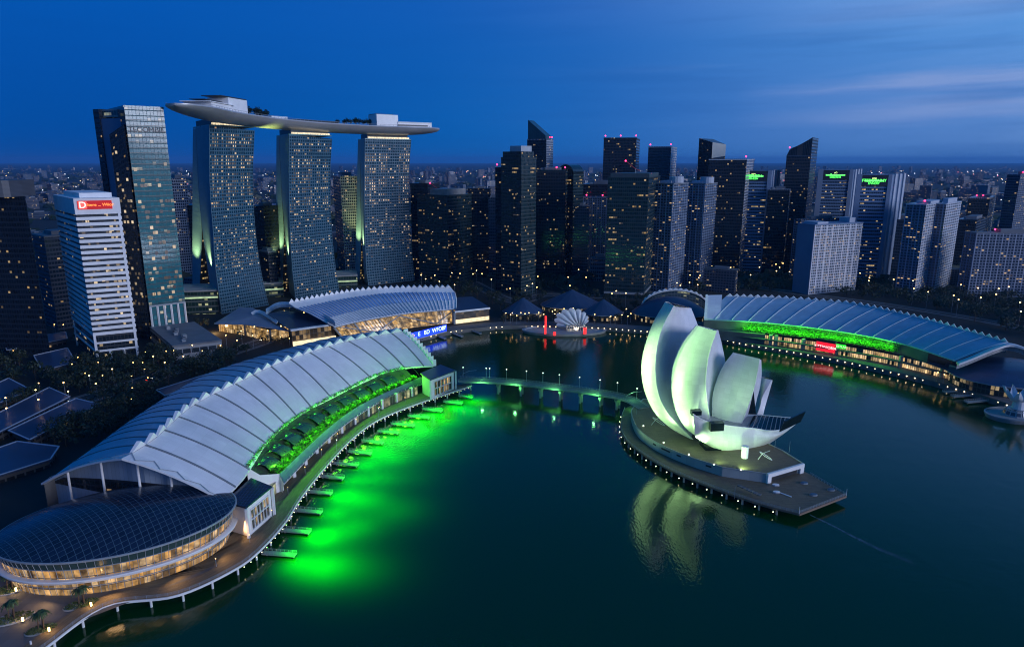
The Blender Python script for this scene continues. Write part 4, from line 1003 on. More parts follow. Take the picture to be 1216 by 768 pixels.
GRID = facade('pale grid front', (.02, .03, .05), (.42, .46, .52), 3.5, 2.4, .30, .25, .10, .6, .7, (1, .65, .3))
WALLB = plain('blue grey render', (.17, .24, .36), .7, .10, .03); ROOFT = plain('flat roof felt', (.10, .11, .12), .9, .25, .1); PIER = plain('pale pier', (.42, .47, .56), .6, .08, .05)
PLANT = plain('plant room', (.16, .18, .21), .7, .2, .1)
def tower(label, pl, pc, pr, ptop, pbase, th, mat, side=None, name='office_tower', depth=30, nlit=0, fh=3.8, bw=2.2, beacons=(), plant=True, pane=None, crown=None, parapet=1.2, cat='tower'):
    Y = gz(pc, pbase, GZ).y; C = gy(pc, ptop, Y); h = C.z; k = (H-h)*sp; th = radians(th)
    dL, dR = V((-cos(th), sin(th), 0)), V((sin(th), cos(th), 0))
    def solve(px, d):
        u = (px-608)/FPX; return (u*(C.y*cp+k)-C.x)/(d.x-u*d.y*cp)
    w1 = solve(pl, dL) if pl != pc else depth; w2 = solve(pr, dR) if pr != pc else depth
    if pl != pc:
        a = th
        while not 6 <= w1 <= 90 and a > -.6: a -= .05; dL = V((-cos(a), sin(a), 0)); w1 = solve(pl, dL)
    if pr != pc:
        a = th
        while not 6 <= w2 <= 90 and a < 2.2: a += .05; dR = V((sin(a), cos(a), 0)); w2 = solve(pr, dR)
    C0 = V((C.x, C.y, GZ)); P = [C0+dL*w1, C0, C0+dR*w2, C0+dL*w1+dR*w2]
    t = thing(name, sum(P, V())/4, label, cat)
    m = MB(); u = 0
    for i in range(4):
        a, b = P[i], P[(i+1) % 4]; w = (b-a).length
        m.face([a, b, V((b.x, b.y, h)), V((a.x, a.y, h))], [(0, 0), (w, 0), (w, h-GZ), (0, h-GZ)], 0 if (i % 2 == 0 or side is None) else 1)
    m.build('facade', [mat, side or mat], t)
    c = t.location; 
    rp = [(c.x+(p.x-c.x)*1.012, c.y+(p.y-c.y)*1.012) for p in P]
    m = MB().prism(rp, h-parapet*.2, h+parapet); m.build('parapet', side if side and side is not RES else PLANT, t)
    if plant:
        r = random.Random(len(label)*7+int(pl)); f0 = r.uniform(.15, .35); f1 = r.uniform(.55, .8); g0 = r.uniform(.2, .35)
        q = [C0+dL*w1*a+dR*w2*b for a, b in ((f0, g0), (f1, g0), (f1, .8), (f0, .8))]
        MB().prism([(p.x, p.y) for p in q], h+parapet, h+parapet+r.uniform(2.5, 4.5)).build('plant_room', PLANT, t)
        q = [C0+dL*w1*a+dR*w2*b for a, b in ((f1+.03, .3), (min(f1+.14, .95), .3), (min(f1+.14, .95), .6), (f1+.03, .6))]
        MB().prism([(p.x, p.y) for p in q], h+parapet, h+parapet+r.uniform(1.2, 2.5)).build('cooling_unit', STEEL, t)
    for bx, by in beacons:
        p = C0+dL*w1*bx+dR*w2*by+V((0, 0, h-GZ+parapet)); MB().cyl(p.x, p.y, p.z, p.z+2.2, .12, .12, 5).build('beacon_mast', STEEL, t); MB().ball((p.x, p.y, p.z+2.9), .95, 8, 5).build('beacon', REDLIT, t)
    if nlit:
        r = random.Random(int(pl*3+pc)); pm = pane or LITPANE; used = set()
        for face in range(2):
            a, d, w = (P[0], -dL, w1) if face == 0 else (P[1], dR, w2); nb, nf = int(w/bw), int((h-GZ)/fh)
            if nb < 3: continue
            nrm = V((d.y, -d.x, 0)); cnt = int(.36*nlit*w/(w1+w2)); tries = 0
            while cnt > 0 and tries < 500:
                tries += 1; f = r.randint(2, nf-2); x = r.randint(0, nb-1); run = r.choice((1, 1, 1, 2, 3, 5))
                for q in range(run):
                    if x+q >= nb or (face, f, x+q) in used: continue
                    used.add((face, f, x+q)); cnt -= 1
                    o = a+d*((x+q)*bw+.35)+V((0, 0, f*fh+fh*.40))+nrm*.13
                    MB().quad(o, o+d*(bw*.56), o+d*(bw*.56)+V((0, 0, fh*.24)), o+V((0, 0, fh*.24))).build('lit_window', pm, t)
    return dict(t=t, C=C0, dL=dL, dR=dR, w1=w1, w2=w2, h=h, P=P, Y=Y)
def extra(T, a0, a1, b0, b1, z0, z1, name, mat):       # a block in the tower's own frame: a along the left face, b along the right
    q = [T['C']+T['dL']*T['w1']*a+T['dR']*T['w2']*b for a, b in ((a1, b0), (a0, b0), (a0, b1), (a1, b1))]
    m = MB().prism([(p.x, p.y) for p in q], z0, z1); return m.build(name, mat, T['t'])
def text(s, p, x, up, size, mat, parent, name='lettering', ex=.05, align='CENTER'):
    c = bpy.data.curves.new(name, 'FONT'); c.body = s; c.size = size; c.extrude = ex; c.align_x = align; c.align_y = 'CENTER'
    f = bpy.data.objects.new(name, c); COL.objects.link(f); me = bpy.data.meshes.new_from_object(f.evaluated_get(bpy.context.evaluated_depsgraph_get()))
    bpy.data.objects.remove(f); bpy.data.curves.remove(c); me.materials.clear(); me.materials.append(mat); o = bpy.data.objects.new(name, me); COL.objects.link(o)
    x = V(x).normalized(); up = V(up).normalized(); n = x.cross(up); o.parent = parent
    o.matrix_local = Matrix.Translation(V(p)-WL[parent.name]) @ Matrix((x, up, n)).transposed().to_4x4(); WL[o.name] = V(p); return o
# ---- white banded office
T = tower('white office tower with dark window bands and a red illuminated sign on top', 64, 88, 140.5, 238, 432, 62, facade('band glazing', (.010, .016, .022), (.02, .025, .03), 4.0, 2.4, .25, .12, .07, 1.2, .9, (1, .70, .34), group=3), name='banded_office_tower', plant=False)
h = T['h']; t = T['t']; nrmR = V((T['dR'].y, -T['dR'].x, 0)); nrmL = V((-T['dL'].y, T['dL'].x, 0))
m = MB(); z = 25.0
def ringbox(m, z0, z1, out, mi=0):
    C, dL, dR, w1, w2 = T['C'], T['dL'], T['dR'], T['w1'], T['w2']; o = C-dL*out-dR*out
    q = [o+dL*(w1+2*out), o, o+dR*(w2+2*out), o+dL*(w1+2*out)+dR*(w2+2*out)]; m.prism([(p.x, p.y) for p in q], z0, z1, mi)
while z < h-9: ringbox(m, z, z+2.25, .55); z += 4.0
m.build('floor_band', WHITE, t)
m = MB(); ringbox(m, h-8.3, h+1.3, .6); m.build('crown_band', WHITE, t)
m = MB()
for zz in (6.5+6, 18.5): ringbox(m, zz, zz+1.4, .5)
m.build('podium_band', WHITE, t)
for a, b, nm in ((0, 0, 'corner_pier'), (0, .965, 'corner_pier'), (.94, 0, 'corner_pier')):
    q0 = T['C']+T['dL']*T['w1']*a+T['dR']*T['w2']*b-T['dL']*.62-T['dR']*.62
    w = 1.6; poly = [q0, q0+T['dR']*w, q0+T['dR']*w+T['dL']*w, q0+T['dL']*w]; MB().prism([(p.x, p.y) for p in poly], GZ, h-8.3 if b else 26).build(nm, WHITE, t)
for f in (.33, .66): p = T['C']+T['dR']*T['w2']*f+nrmR*.5; MB().box(p.x-.6, p.y-.6, GZ, p.x+.6, p.y+.6, 12.4).build('column', WHITE, t)
extra(T, .15, .9, .2, .95, h+1.3, h+4.6, 'plant_room', WHITE)
s0 = T['C']+T['dR']*T['w2']*.06+nrmR*.64+V((0, 0, h-GZ-6.4)); dR = T['dR']
sg = MB().obox(s0, dR*T['w2']*.78, nrmR*.5, (0, 0, 6.0)).build('sign_board', emis('red sign face', (.75, .02, .02), .55), t)
ic = s0+nrmR*.51+dR*.4+V((0, 0, .5)); 
sgi = MB().obox(ic, dR*5.2, nrmR*.15, (0, 0, 5.0)).build('sign_icon', emis('red sign icon', (1, .12, .10), 1.3), sg)
text('D', ic+dR*2.6+nrmR*.2+V((0, 0, 2.4)), dR, (0, 0, 1), 6.2, emis('sign white', (1, .75, .7), 2.0), sg)
text('Gultere ... Wiior', s0+nrmR*.55+dR*(T['w2']*.78*.58)+V((0, 0, 3.0)), dR, (0, 0, 1), 2.9, emis('sign orange', (1, .30, .06), 2.2), sg)
r = random.Random(5)
for q in range(95):
    f = r.randint(5, int((h-12)/4.0)-1); a = r.uniform(.06, .9); w = r.choice((1.1, 1.6, 2.2)); o = T['C']+dR*T['w2']*a+nrmR*.15+V((0, 0, 25-GZ+4*(f-5)+2.35))
    if q < 78: MB().quad(o, o+dR*w, o+dR*w+V((0, 0, 1.45)), o+V((0, 0, 1.45))).build('lit_window', LITPANE, t)
    else:
        o = T['C']+T['dL']*T['w1']*a+nrmL*.15+V((0, 0, 25-GZ+4*(f-5)+2.35)); MB().quad(o, o+T['dL']*w, o+T['dL']*w+V((0, 0, 1.4)), o+V((0, 0, 1.4))).build('lit_window', LITDIM, t)
# ---- glass tower of two slabs
GT1 = facade('mirror curtain wall', (.022, .135, .16), (.015, .08, .10), 4.2, 2.6, .16, .10, .05, 2.4, .5, (1, .80, .50), rough=.10, group=4, ior=1.5, tint=.12, metal=0)
T = tower('tall mirror glass tower with a blue recessed wall and dark left flank', 128, 147, 194, 127, 404, 49, OFF_D, GT1, 'glass_tower', nlit=0, plant=False)
T2 = T; h = T['h']; t = T['t']
m = MB()
b = T['C']; nR = V((T['dR'].y, -T['dR'].x, 0)); zz = 34
for k in range(int((h-36)/4.2)): m.obox(b+nR*.02+V((0, 0, 34+4.2*k-GZ)), T['dR']*T['w2'], nR*.30, (0, 0, .5))
m.build('spandrel', plain('spandrel', (.02, .05, .055), .3), t)
for k in range(6): p = T['C']+T['dR']*T['w2']*(.03+.94*k/5)+nR*.6; MB().box(p.x-.6, p.y-.6, GZ, p.x+.6, p.y+.6, 32).build('column', WHITE, t)
MB().obox(T['C']+nR*.1+V((0, 0, 28.4)), T['dR']*T['w2'], nR*.8, (0, 0, 1.2)).build('lobby_beam', STEEL, t)
text('TECOMBIE', T['C']+T['dR']*T['w2']*.50+nR*.5+V((0, 0, h-GZ-17)), T['dR'], (0, 0, 1), 5.6, DARK, t)
# left slab: dark thin slab, blue recess wall, roof frame
Yb = T['Y']; wl = [gy(110, 130, Yb+26), gy(117, 132, Yb+22), gy(141, 132, Yb+8)]
hh = wl[0].z
def wall(a, b, z1, th, name, mat, z0=GZ):
    d = V((b.x-a.x, b.y-a.y, 0)); n = V((-d.y, d.x, 0)).normalized()*th; MB().obox(V((a.x, a.y, z0)), d, n, (0, 0, z1-z0)).build(name, mat, t)
A, B_ = wl[0], wl[1]; wall(A, B_, hh, 34, 'left_slab', OFF_D)
wall(V((B_.x+.1, B_.y+1, 0)), V((wl[2].x, wl[2].y+3, 0)), hh-7.5, 30, 'recess_wall', plain('blue recess panels', (.10, .16, .26), .35, .2, .02))
wall(V((B_.x+.2, B_.y+3, 0)), V((wl[2].x, wl[2].y+6, 0)), hh-.5, 26, 'roof_storey', facade('roof storey', (.02, .05, .05), (.25, .27, .27), 5, 3, .3, .1, .8, 0, .35, (.9, 1, .7)), hh-6.5)
p1, p2, Ys = gy(129.6, 160, Yb+3), gy(146.5, 148, Yb), Yb
MB().loft([[V((p1.x, p1.y, z1)), V((p2.x, p2.y, z2)), V((p2.x, p2.y+24, z2)), V((p1.x, p1.y+24, z1))] for z1, z2 in ((GZ, GZ), (p1.z, p2.z))]).build('dark_flank', OFF_D, t)
r = random.Random(11); n2 = V((0, -1, 0)); d = (V((p2.x, p2.y, 0))-V((p1.x, p1.y, 0))); dn = d.normalized(); nn = V((dn.y, -dn.x, 0))
for q in range(40):
    o = V((p1.x, p1.y, 0))+d*r.uniform(.08, .85)+nn*.15+V((0, 0, r.randint(8, 38)*4.2)); MB().quad(o, o+dn*1.9, o+dn*1.9+V((0, 0, 2.2)), o+V((0, 0, 2.2))).build('lit_window', LITPANE, t)
for q in range(60):
    o = T['C']+T['dR']*T['w2']*r.uniform(.05, .92)+nR*.36+V((0, 0, 36+4.2*r.randint(0, 26)-GZ+.9)); MB().quad(o, o+T['dR']*2.3, o+T['dR']*2.3+V((0, 0, 2.6)), o+V((0, 0, 2.6))).build('lit_window', LITDIM, t)
# podium of the glass tower with clutter on its roof
T = tower('low pale podium roof strewn with plant below the glass tower', 178, 205, 263, 412, 428, 60, facade('podium front', (.03, .04, .05), (.34, .36, .38), 8, 6, .55, .1, .1, .5, .4), None, 'podium_building', plant=False, cat='building')
for k in range(9): extra(T, .1+.08*k, .16+.08*k, .25+.05*(k % 4), .33+.05*(k % 4), T['h']+1.2, T['h']+2.2+(k % 3)*.7, 'roof_unit', PLANT if k % 2 else STEEL)
# ---- left edge
T = tower('dark tower with a plain rounded grey top at the left edge', -44, 28, 30, 235, 420, 4, OFF_D, OFF_D, 'office_tower', nlit=44, plant=False, depth=40, fh=4.4, bw=3.2)
hx = T['h']; q = T['t'].location
MB().prism([(q.x+(T['w1']*.5-1)*max(-1, min(1, 1.25*cos(a)))*.98, q.y+19*max(-1, min(1, 1.25*sin(a)))) for a in [2*pi*k/32 for k in range(32)]], hx+1.2, hx+13).build('rounded_crown', panels('crown louvres', (.07, .08, .10), 60, .9, .25, .6), T['t'])
tower('blue grey mid rise behind the banded office', 38, 52, 92, 282, 392, 40, OFF_B, None, 'office_tower')
tower('slim pale grid tower behind the mirror glass tower', 196, 203, 221, 213, 330, 60, OFF_B, GRID, 'residential_tower')
tower('narrow dark blue slab between the grid tower and the nearest hotel tower', 220, 222, 231, 245, 345, 70, OFF_B, OFF_D, plant=False)
tower('dark block seen between the nearest and middle hotel towers', 298, 312, 330, 246, 348, 30, OFF_D, OFF_D, nlit=22)
tower('pale grid tower with a dark left flank between the middle and farthest hotel towers', 395, 404, 425, 210, 330, 68, OFF_D, GRID, 'residential_tower', nlit=14)
tower('lower dark block behind the foot of the middle hotel tower', 306, 318, 328, 300, 352, 40, OFF_D, None, nlit=12)
# ---- centre
tower('dark block with a lower roof behind the farthest hotel tower', 487, 508, 522, 219, 332, 12, OFF_D, OFF_D, nlit=18)
T = tower('broad teal office block with a grey roof band and a small red crane', 495, 531, 560, 233, 338, 32, OFF_T, OFF_T, nlit=70)
extra(T, .0, .55, 0, .75, T['h']+1.2, T['h']+8, 'roof_band', plain('roof band', (.24, .25, .25), .6))
def crane(p, s, label, mirror=1):
    t = thing('roof_crane', p, label, 'crane'); MB().tube([p, p+V((0, 0, 5*s))], .35, 4).build('mast', STEEL, t)
    a = p+V((0, 0, 5*s)); b = a+V((-mirror*11*s, 0, 8.5*s)); MB().tube([a, b], .3, 4).build('jib', plain('red jib', (.5, .06, .08), .5), t); MB().tube([a, a+V((mirror*5*s, 0, -2*s))], .3, 4).build('counter_jib', plain('red jib', (.5, .06, .08)), t)
    MB().ball(b, .9, 8, 5).build('beacon', REDLIT, t)
q = T['C']+T['dL']*T['w1']*.45+T['dR']*12+V((0, 0, T['h']-GZ+1)); crane(q, 1.0, 'small red roof crane on the broad teal office block')
tower('narrow dark office block right of the broad teal one', 556, 582, 583, 225, 330, 5, OFF_D, OFF_D, nlit=26)
tower('low blue block tucked behind the tallest central tower', 580, 594, 596, 236, 332, 5, OFF_B, OFF_B)
T = tower('tall central office tower with stepped roof and pale crown box', 595, 619, 637, 188, 352, 40, OFF_T, OFF_T, nlit=88, plant=False)
extra(T, .05, .95, .05, .9, T['h']+1.2, T['h']+7, 'stepped_storey', OFF_T); extra(T, .2, .75, .25, .95, T['h']+7, T['h']+13, 'crown_box', plain('pale crown', (.40, .45, .50), .5))
tower('lower shoulder tower left of the tallest central tower', 588, 597, 599, 200, 345, 5, OFF_D, OFF_D, beacons=((.8, .2),), plant=False)
tower('dark office block with a flat parapet right of the tallest central tower', 634, 672, 675, 203, 334, 6, OFF_D, OFF_T, nlit=64, beacons=((.03, .05), (.3, .1)))
T = tower('distant tower with a raking pointed crown and a lit right edge', 626, 649, 657, 166, 306, 25, OFF_D, GRID, beacons=((.05, .6), (.05, .95)), plant=False)
h = T['h']; C, dL, dR, w1, w2 = (T[k] for k in ('C', 'dL', 'dR', 'w1', 'w2')); z1 = gy(628, 142, T['Y']).z
up = lambda p, z: V((p.x, p.y, z))
bl, br, fl_, frr = up(C+dL*w1*.96+dR*w2*.8, h+1), up(C+dL*w1*.05+dR*w2*.8, h+1), up(C+dL*w1*.96, h+1), up(C+dL*w1*.05, h+1)
m = MB(); tl, tlb = up(fl_, z1), up(bl, z1); tr, trb = up(frr, h+6), up(br, h+6)
for q in ([fl_, frr, tr, tl], [br, bl, tlb, trb], [bl, fl_, tl, tlb], [frr, br, trb, tr], [tl, tr, trb, tlb]): m.quad(*q)
m.build('raking_crown', facade('raking crown glass', (.010, .035, .040), (.02, .05, .055), 5, 3, .1, .1, 0, 0, 0), T['t'])
# dome topped tower
T = tower('dark tower with a rounded barrel top', 662, 681, 693, 208, 330, 35, OFF_D, OFF_T, plant=False, nlit=16)
h = T['h']; C, dL, dR, w1, w2 = (T[k] for k in ('C', 'dL', 'dR', 'w1', 'w2')); rows = []
for k in range(13):
    a = pi*k/12; o = C+dL*w1*(.5+.5*cos(a)); rows.append([up(o, h+1+w1*.52*sin(a)), up(o+dR*w2, h+1+w1*.52*sin(a))])
m = MB().sheet(rows); m.face([r[0] for r in rows]); m.face([r[1] for r in rows][::-1]); m.build('barrel_roof', GLASSD, T['t'], False)
tower('blue gridded block with two red roof beacons right of the barrel topped tower', 687, 722, 726, 236, 324, 8, RES_D, RES_D, 'residential_tower', beacons=((.75, .1), (.2, .1)), plant=False)
tower('stepped blue block behind the gridded one', 676, 700, 704, 246, 330, 8, OFF_B, OFF_B)
tower('wide black slab tower with three red beacons on its flat roof', 717, 756, 760, 164.5, 312, 8, OFF_D, OFF_D, nlit=10, beacons=((.97, .1), (.5, .1), (.03, .1)), plant=False)
tower('black tower with finely striped front and a pale right edge', 770, 797, 804, 175, 312, 20, facade('fine stripes', (.006, .010, .017), (.03, .045, .07), 4, 20, .5, .02, .03, 1, .6), GRID, beacons=((.95, .1), (.05, .1)), plant=False)
T = tower('broad teal glass office block with a crane on its roof left of the twin flats', 722, 770.5, 784, 212, 356, 14, OFF_T, OFF_T, nlit=92, beacons=((.04, .3),))
extra(T, .02, .98, .1, .9, T['h']+1.2, T['h']+5, 'roof_band', plain('dark roof band', (.05, .08, .09), .5))
extra(T, -.005, 1.005, -.02, 1.02, 9, 11, 'podium_band', STEEL)
q = T['C']+T['dL']*T['w1']*.32+V((0, 4, T['h']-GZ+5)); crane(q, .95, 'red lit roof crane on the office block beside the twin flats')
for lab, a, b, c, nm in (('left twin of the pale blue flats with a drum shaped roof room', 778, 800, 818, 0), ('right twin of the pale blue flats with a drum shaped roof room', 816, 838, 852, 1)):
    T = tower(lab, a, b, c, 219, 348 if nm == 0 else 340, 35, RES, RES, 'residential_tower', nlit=30, fh=3.1, bw=3.4, plant=False)
    q = T['C']+T['dL']*T['w1']*.2+T['dR']*T['w2']*.4; MB().cyl(q.x, q.y, T['h']+1.2, T['h']+8, 8, 8, 16).build('roof_drum', PIER, T['t']); extra(T, .3, .9, .2, .9, T['h']+1.2, T['h']+3.6, 'plant_room', PIER)
# raking tower with bright top
T = tower('dark tower with a raked top and a bright cream panel', 829, 845, 861, 186, 318, 40, OFF_D, OFF_D, plant=False)
h = T['h']; C, dL, dR, w1, w2 = (T[k] for k in ('C', 'dL', 'dR', 'w1', 'w2')); zl, zc, zr = gy(831, 164, T['Y']).z, gy(845, 169, T['Y']).z, gy(860, 171, T['Y']).z
a, b, c, d = C+dL*w1, C, C+dR*w2, C+dL*w1+dR*w2
m = MB(); 
m.quad(up(a, h+1), up(b, h+1), up(b, zc), up(a, zl)); m.quad(up(c, h+1), up(d, h+1), up(d, zl), up(c, zr)); m.quad(up(d, h+1), up(a, h+1), up(a, zl), up(d, zl)); m.face([up(a, zl), up(b, zc), up(c, zr), up(d, zl)])
m.build('raked_crown', OFF_D, T['t'])
nn = V((dR.y, -dR.x, 0))*.2; MB().quad(up(b, h-2)+nn, up(c, h+1)+nn, up(c, zr)+nn, up(b, zc)+nn).build('cream_panel', plain('cream mirror panel', (.80, .68, .50), .18, .1, .05, .6), T['t'])
tower('big black office slab behind the first green signed tower', 842, 887, 896, 190, 330, 12, OFF_D, GRID, nlit=36, beacons=((.05, .1),), plant=False)
GRS = emis('green sign glow', (.10, 1.0, .12), 2.6); GRY = emis('lime sign glow', (.75, 1.0, .35), 2.2)
def signtower(label, pl, pc, pr, ptop, pbase, th, lines, seed):
    T = tower(label, pl, pc, pr, ptop, pbase, th, BAND, WALLB, 'signed_office_tower', nlit=46, fh=4.1, bw=2.2, plant=False)
    C, dL, dR, w1, w2, h, t = (T[k] for k in ('C', 'dL', 'dR', 'w1', 'w2', 'h', 't')); nL = V((-dL.y, dL.x, 0))
    if nL.y > 0: nL = -nL
    for a0, a1 in ((-.01, .10), (.86, 1.01)):
        o = C+dL*w1*a0; MB().obox(o+nL*0, dL*w1*(a1-a0), nL*1.3, (0, 0, h+2-GZ)).build('front_pier', WALLB, t)
    nR = V((dR.y, -dR.x, 0))
    if nR.x < 0: nR = -nR
    for b0 in (.18, .50, .82): MB().obox(C+dR*w2*b0, dR*w2*.14, nR*1.5, (0, 0, h+2-GZ)).build('side_pier', PIER, t)
    o = C+dL*w1*.10+nL*.05; sb = MB().obox(o+V((0, 0, h-GZ-12)), dL*w1*.76, nL*1.0, (0, 0, 13)).build('sign_board', DARK, t)
    c = C+dL*w1*.50+nL*1.1+V((0, 0, h-GZ-5.5))
    text(lines[0], c+V((0, 0, 2.9)), -dL, (0, 0, 1), 3.0, GRY, sb); text(lines[1], c, -dL, (0, 0, 1), 4.6, GRS, sb); text(lines[2], c-V((0, 0, 3.2)), -dL, (0, 0, 1), 3.4, GRS, sb)
    MB().obox(c-nL*.05+dL*w1*.28+V((0, 0, -.9)), -dL*w1*.56, nL*.1, (0, 0, 1.5)).build('sign_bar', GRS, sb)
signtower('blue office tower with pale piers and a green roof sign, nearest to the twin flats', 874, 916, 926, 204, 326, 10, ('ooo', 'SHEEHSEH', 'BEHEEH'), 1)
# curved pointed tower
T = tower('black tower whose raked top sweeps up to a point on the right', 934, 963, 970, 186, 326, 12, OFF_D, OFF_B, nlit=34, plant=False)
h = T['h']; C, dL, dR, w1, w2 = (T[k] for k in ('C', 'dL', 'dR', 'w1', 'w2')); zr = gy(969, 163, T['Y']).z; zl = gy(939, 176, T['Y']).z; rows = []
front = []; 
for k in range(11):
    f = k/10; z = h+1+(zl-h-1)*min(1, (f/.16))**.5 if f < .16 else zl+(zr-zl)*((f-.16)/.84)**1.25; o = C+dL*w1*(1-f); front.append((o, z))
m = MB(); tp = [[up(o, z), up(o+dR*w2, z)] for o, z in front]; m.sheet(tp); m.face([up(C+dL*w1, h)]+[p[0] for p in tp]+[up(C, h)]); m.face(([up(C+dL*w1+dR*w2, h)]+[p[1] for p in tp]+[up(C+dR*w2, h)])[::-1]); m.quad(up(C, h), up(C+dR*w2, h), tp[-1][1], tp[-1][0]); m.build('swept_crown', OFF_D, T['t'])
p = up(C+dL*w1*.9, zl); MB().ball(p+V((0, 0, .8)), .9, 8, 5).build('beacon', REDLIT, T['t'])
tower('lower dark block with scattered lights left of the swept black tower', 912, 938, 941, 226, 328, 8, OFF_D, GRID, nlit=44)
signtower('blue office tower with pale piers and a green roof sign, farther of the right pair', 972, 1013, 1023, 203, 318, 10, ('oO', 'Sueeeo', 'OEEEREO'), 2)
signtower('blue office tower with pale piers and a green roof sign, nearer of the right pair', 1018, 1059, 1075, 209, 338, 10, ('ooo', 'FTEDDRNNY', 'ENNERT'), 3)
T = tower('pale residential slab with a plain blue end wall in front of the signed towers', 948, 968, 1025, 268, 350, 66, RES_W, WALLB, 'residential_slab', plant=False)
T['t'].children
# the long front is the right face there: swap materials
me = [c for c in T['t'].children if c.name.startswith('facade')][0].data; me.materials[0] = WALLB; me.materials[1] = RES_W
extra(T, .1, .9, .08, .30, T['h']+1.2, T['h']+3.4, 'plant_room', PIER); extra(T, .2, .8, .78, .9, T['h']+1.2, T['h']+6.5, 'lift_room', PIER)
nR = V((T['dR'].y, -T['dR'].x, 0)); r = random.Random(3)
for q in range(70):
    o = T['C']+T['dR']*T['w2']*r.uniform(.04, .94)+nR*.13+V((0, 0, 3.1*r.randint(2, 22)+1.3)); MB().quad(o, o+T['dR']*1.5, o+T['dR']*1.5+V((0, 0, 1.5)), o+V((0, 0, 1.5))).build('lit_window', LITDIM, T['t'])
tower('blue residential slab behind the pale one', 943, 952, 1000, 262, 335, 66, RES_D, RES_D, 'residential_slab')
T = tower('ribbed residential tower with a red beacon, left half of the stepped pair', 1076, 1100, 1123, 244, 350, 45, RES, RES_W, 'residential_tower', nlit=40, fh=3.1, bw=3.4, beacons=((.3, .2),), plant=False)
extra(T, .0, .7, .2, .8, T['h']+1.2, T['h']+4, 'plant_room', PIER)
T = tower('ribbed residential tower, right half of the stepped pair', 1112, 1124, 1142, 243, 346, 45, RES, RES_W, 'residential_tower', nlit=26, fh=3.1, bw=3.4, plant=False); extra(T, .2, .7, .2, .8, T['h']+1.2, T['h']+6, 'lift_room', PIER)
tower('wide blue residential slab at the right edge with dim ribs', 1146, 1160, 1262, 277, 352, 66, RES_D, RES, 'residential_slab', nlit=60, fh=3.1, bw=3.0, beacons=((.3, .25),))
tower('dark block with red roof beacons left of the tower at the right edge', 1150, 1176, 1183, 236, 310, 14, OFF_D, GRID, nlit=20, beacons=((.7, .2), (.4, .2)))
tower('dark blue tower cut off by the right edge of the view', 1196, 1212, 1240, 208, 312, 40, OFF_B, RES_D, nlit=30, beacons=((.2, .2),))
tower('low dark blue block behind the ribbed residential pair', 1136, 1160, 1172, 262, 320, 20, OFF_D, OFF_B)
tower('dim blue mid rise between the signed tower and the ribbed pair', 1060, 1078, 1084, 262, 330, 20, OFF_B, OFF_B)
tower('low dark office behind the teal block with the roof crane', 690, 730, 736, 200+20, 318, 10, OFF_D, OFF_D)
# ================================================================== central hall by the far shore
h2 = thing('convention_hall', gz(440, 395, GZ), 'far convention hall with ribbed blue roof and golden glass front near the hotel towers', 'hall')
NR = 41
def yz(lst, z): return [gz(x, y, z) for x, y in lst]
rid = even(yz([(343, 360), (395, 350), (430, 345), (470, 342.5), (536, 342)], 31), NR)
stp = even(yz([(352, 366), (395, 357), (430, 351.5), (470, 347.5), (540, 347)], 28), NR)
knee = even(yz([(382, 380), (410, 372), (440, 365), (480, 359), (542, 356)], 21), NR)
eav = even(yz([(397, 388), (425, 381.5), (455, 376), (490, 371), (541.5, 366.5)], 16), NR)
MB().slab([rid, stp], .7).build('ridge_strip', WHITE, h2)
MB().slab([stp, [a.lerp(b, .5)+V((0, 0, .9)) for a, b in zip(stp, knee)], knee], .6).build('glass_roof', panels('blue glass roof', (.16, .30, .55), 40, 2.0, .1, .8, .25, .05), h2, True, 60)
MB().slab([knee, eav], .6).build('lower_roof', ROOFW, h2)
m = MB()
for i in range(NR):
    pts = [stp[i], stp[i].lerp(knee[i], .5)+V((0, 0, .9)), knee[i], eav[i]]; MB().tube([p+V((0, 0, .4)) for p in pts], .42, 4).build('roof_rib', WHITE, h2)
teeth([p+V((0, 0, .1)) for p in rid], lambda t: V((.3, -1, 0)), 30, 3.0, 4.0, 'ridge_serration', h2, WHITE, -.5)
bk = [p+V((-6, 42, 0)) for p in rid]
MB().slab([rid, [V((p.x, p.y, 18)) for p in bk]], .5).build('rear_roof', ROOFB, h2)
GOLD = facade('golden glass front', (.05, .035, .015), (.10, .07, .03), 4.0, 2.2, .10, .08, 1.9, 0, .75, (1.0, .55, .15), group=1, blotch=.35)
ge = [p-V((0, 0, .8)) for p in eav]; gb = even(yz([(412, 401), (445, 396), (480, 391), (530, 384.5), (541, 383)], GZ), NR)
MB().sheet([ge, [V((b.x*.7+a.x*.3, b.y*.7+a.y*.3, GZ)) for a, b in zip(ge, gb)]]).build('golden_glazing', GOLD, h2)
m = MB()
for i, j, w in ((2, 12, .5), (12, 22, .5), (22, 33, .55), (33, 39, .55)):
    lo = lambda k: V((gb[k].x*.7+ge[k].x*.3, gb[k].y*.7+ge[k].y*.3-.8, GZ+1)); hi = lambda k: ge[k]+V((0, -.9, -.5))
    m.tube([hi(i), lo(j)] if (i//10) % 2 == 0 else [lo(i), hi(j)], w, 5)
for k in (0, 7, 39, 40): m.tube([ge[k]+V((0, -.6, 0)), V((gb[k].x*.7+ge[k].x*.3, gb[k].y*.7+ge[k].y*.3-.6, GZ))], .9, 6)
m.build('glazing_brace', CONC, h2)
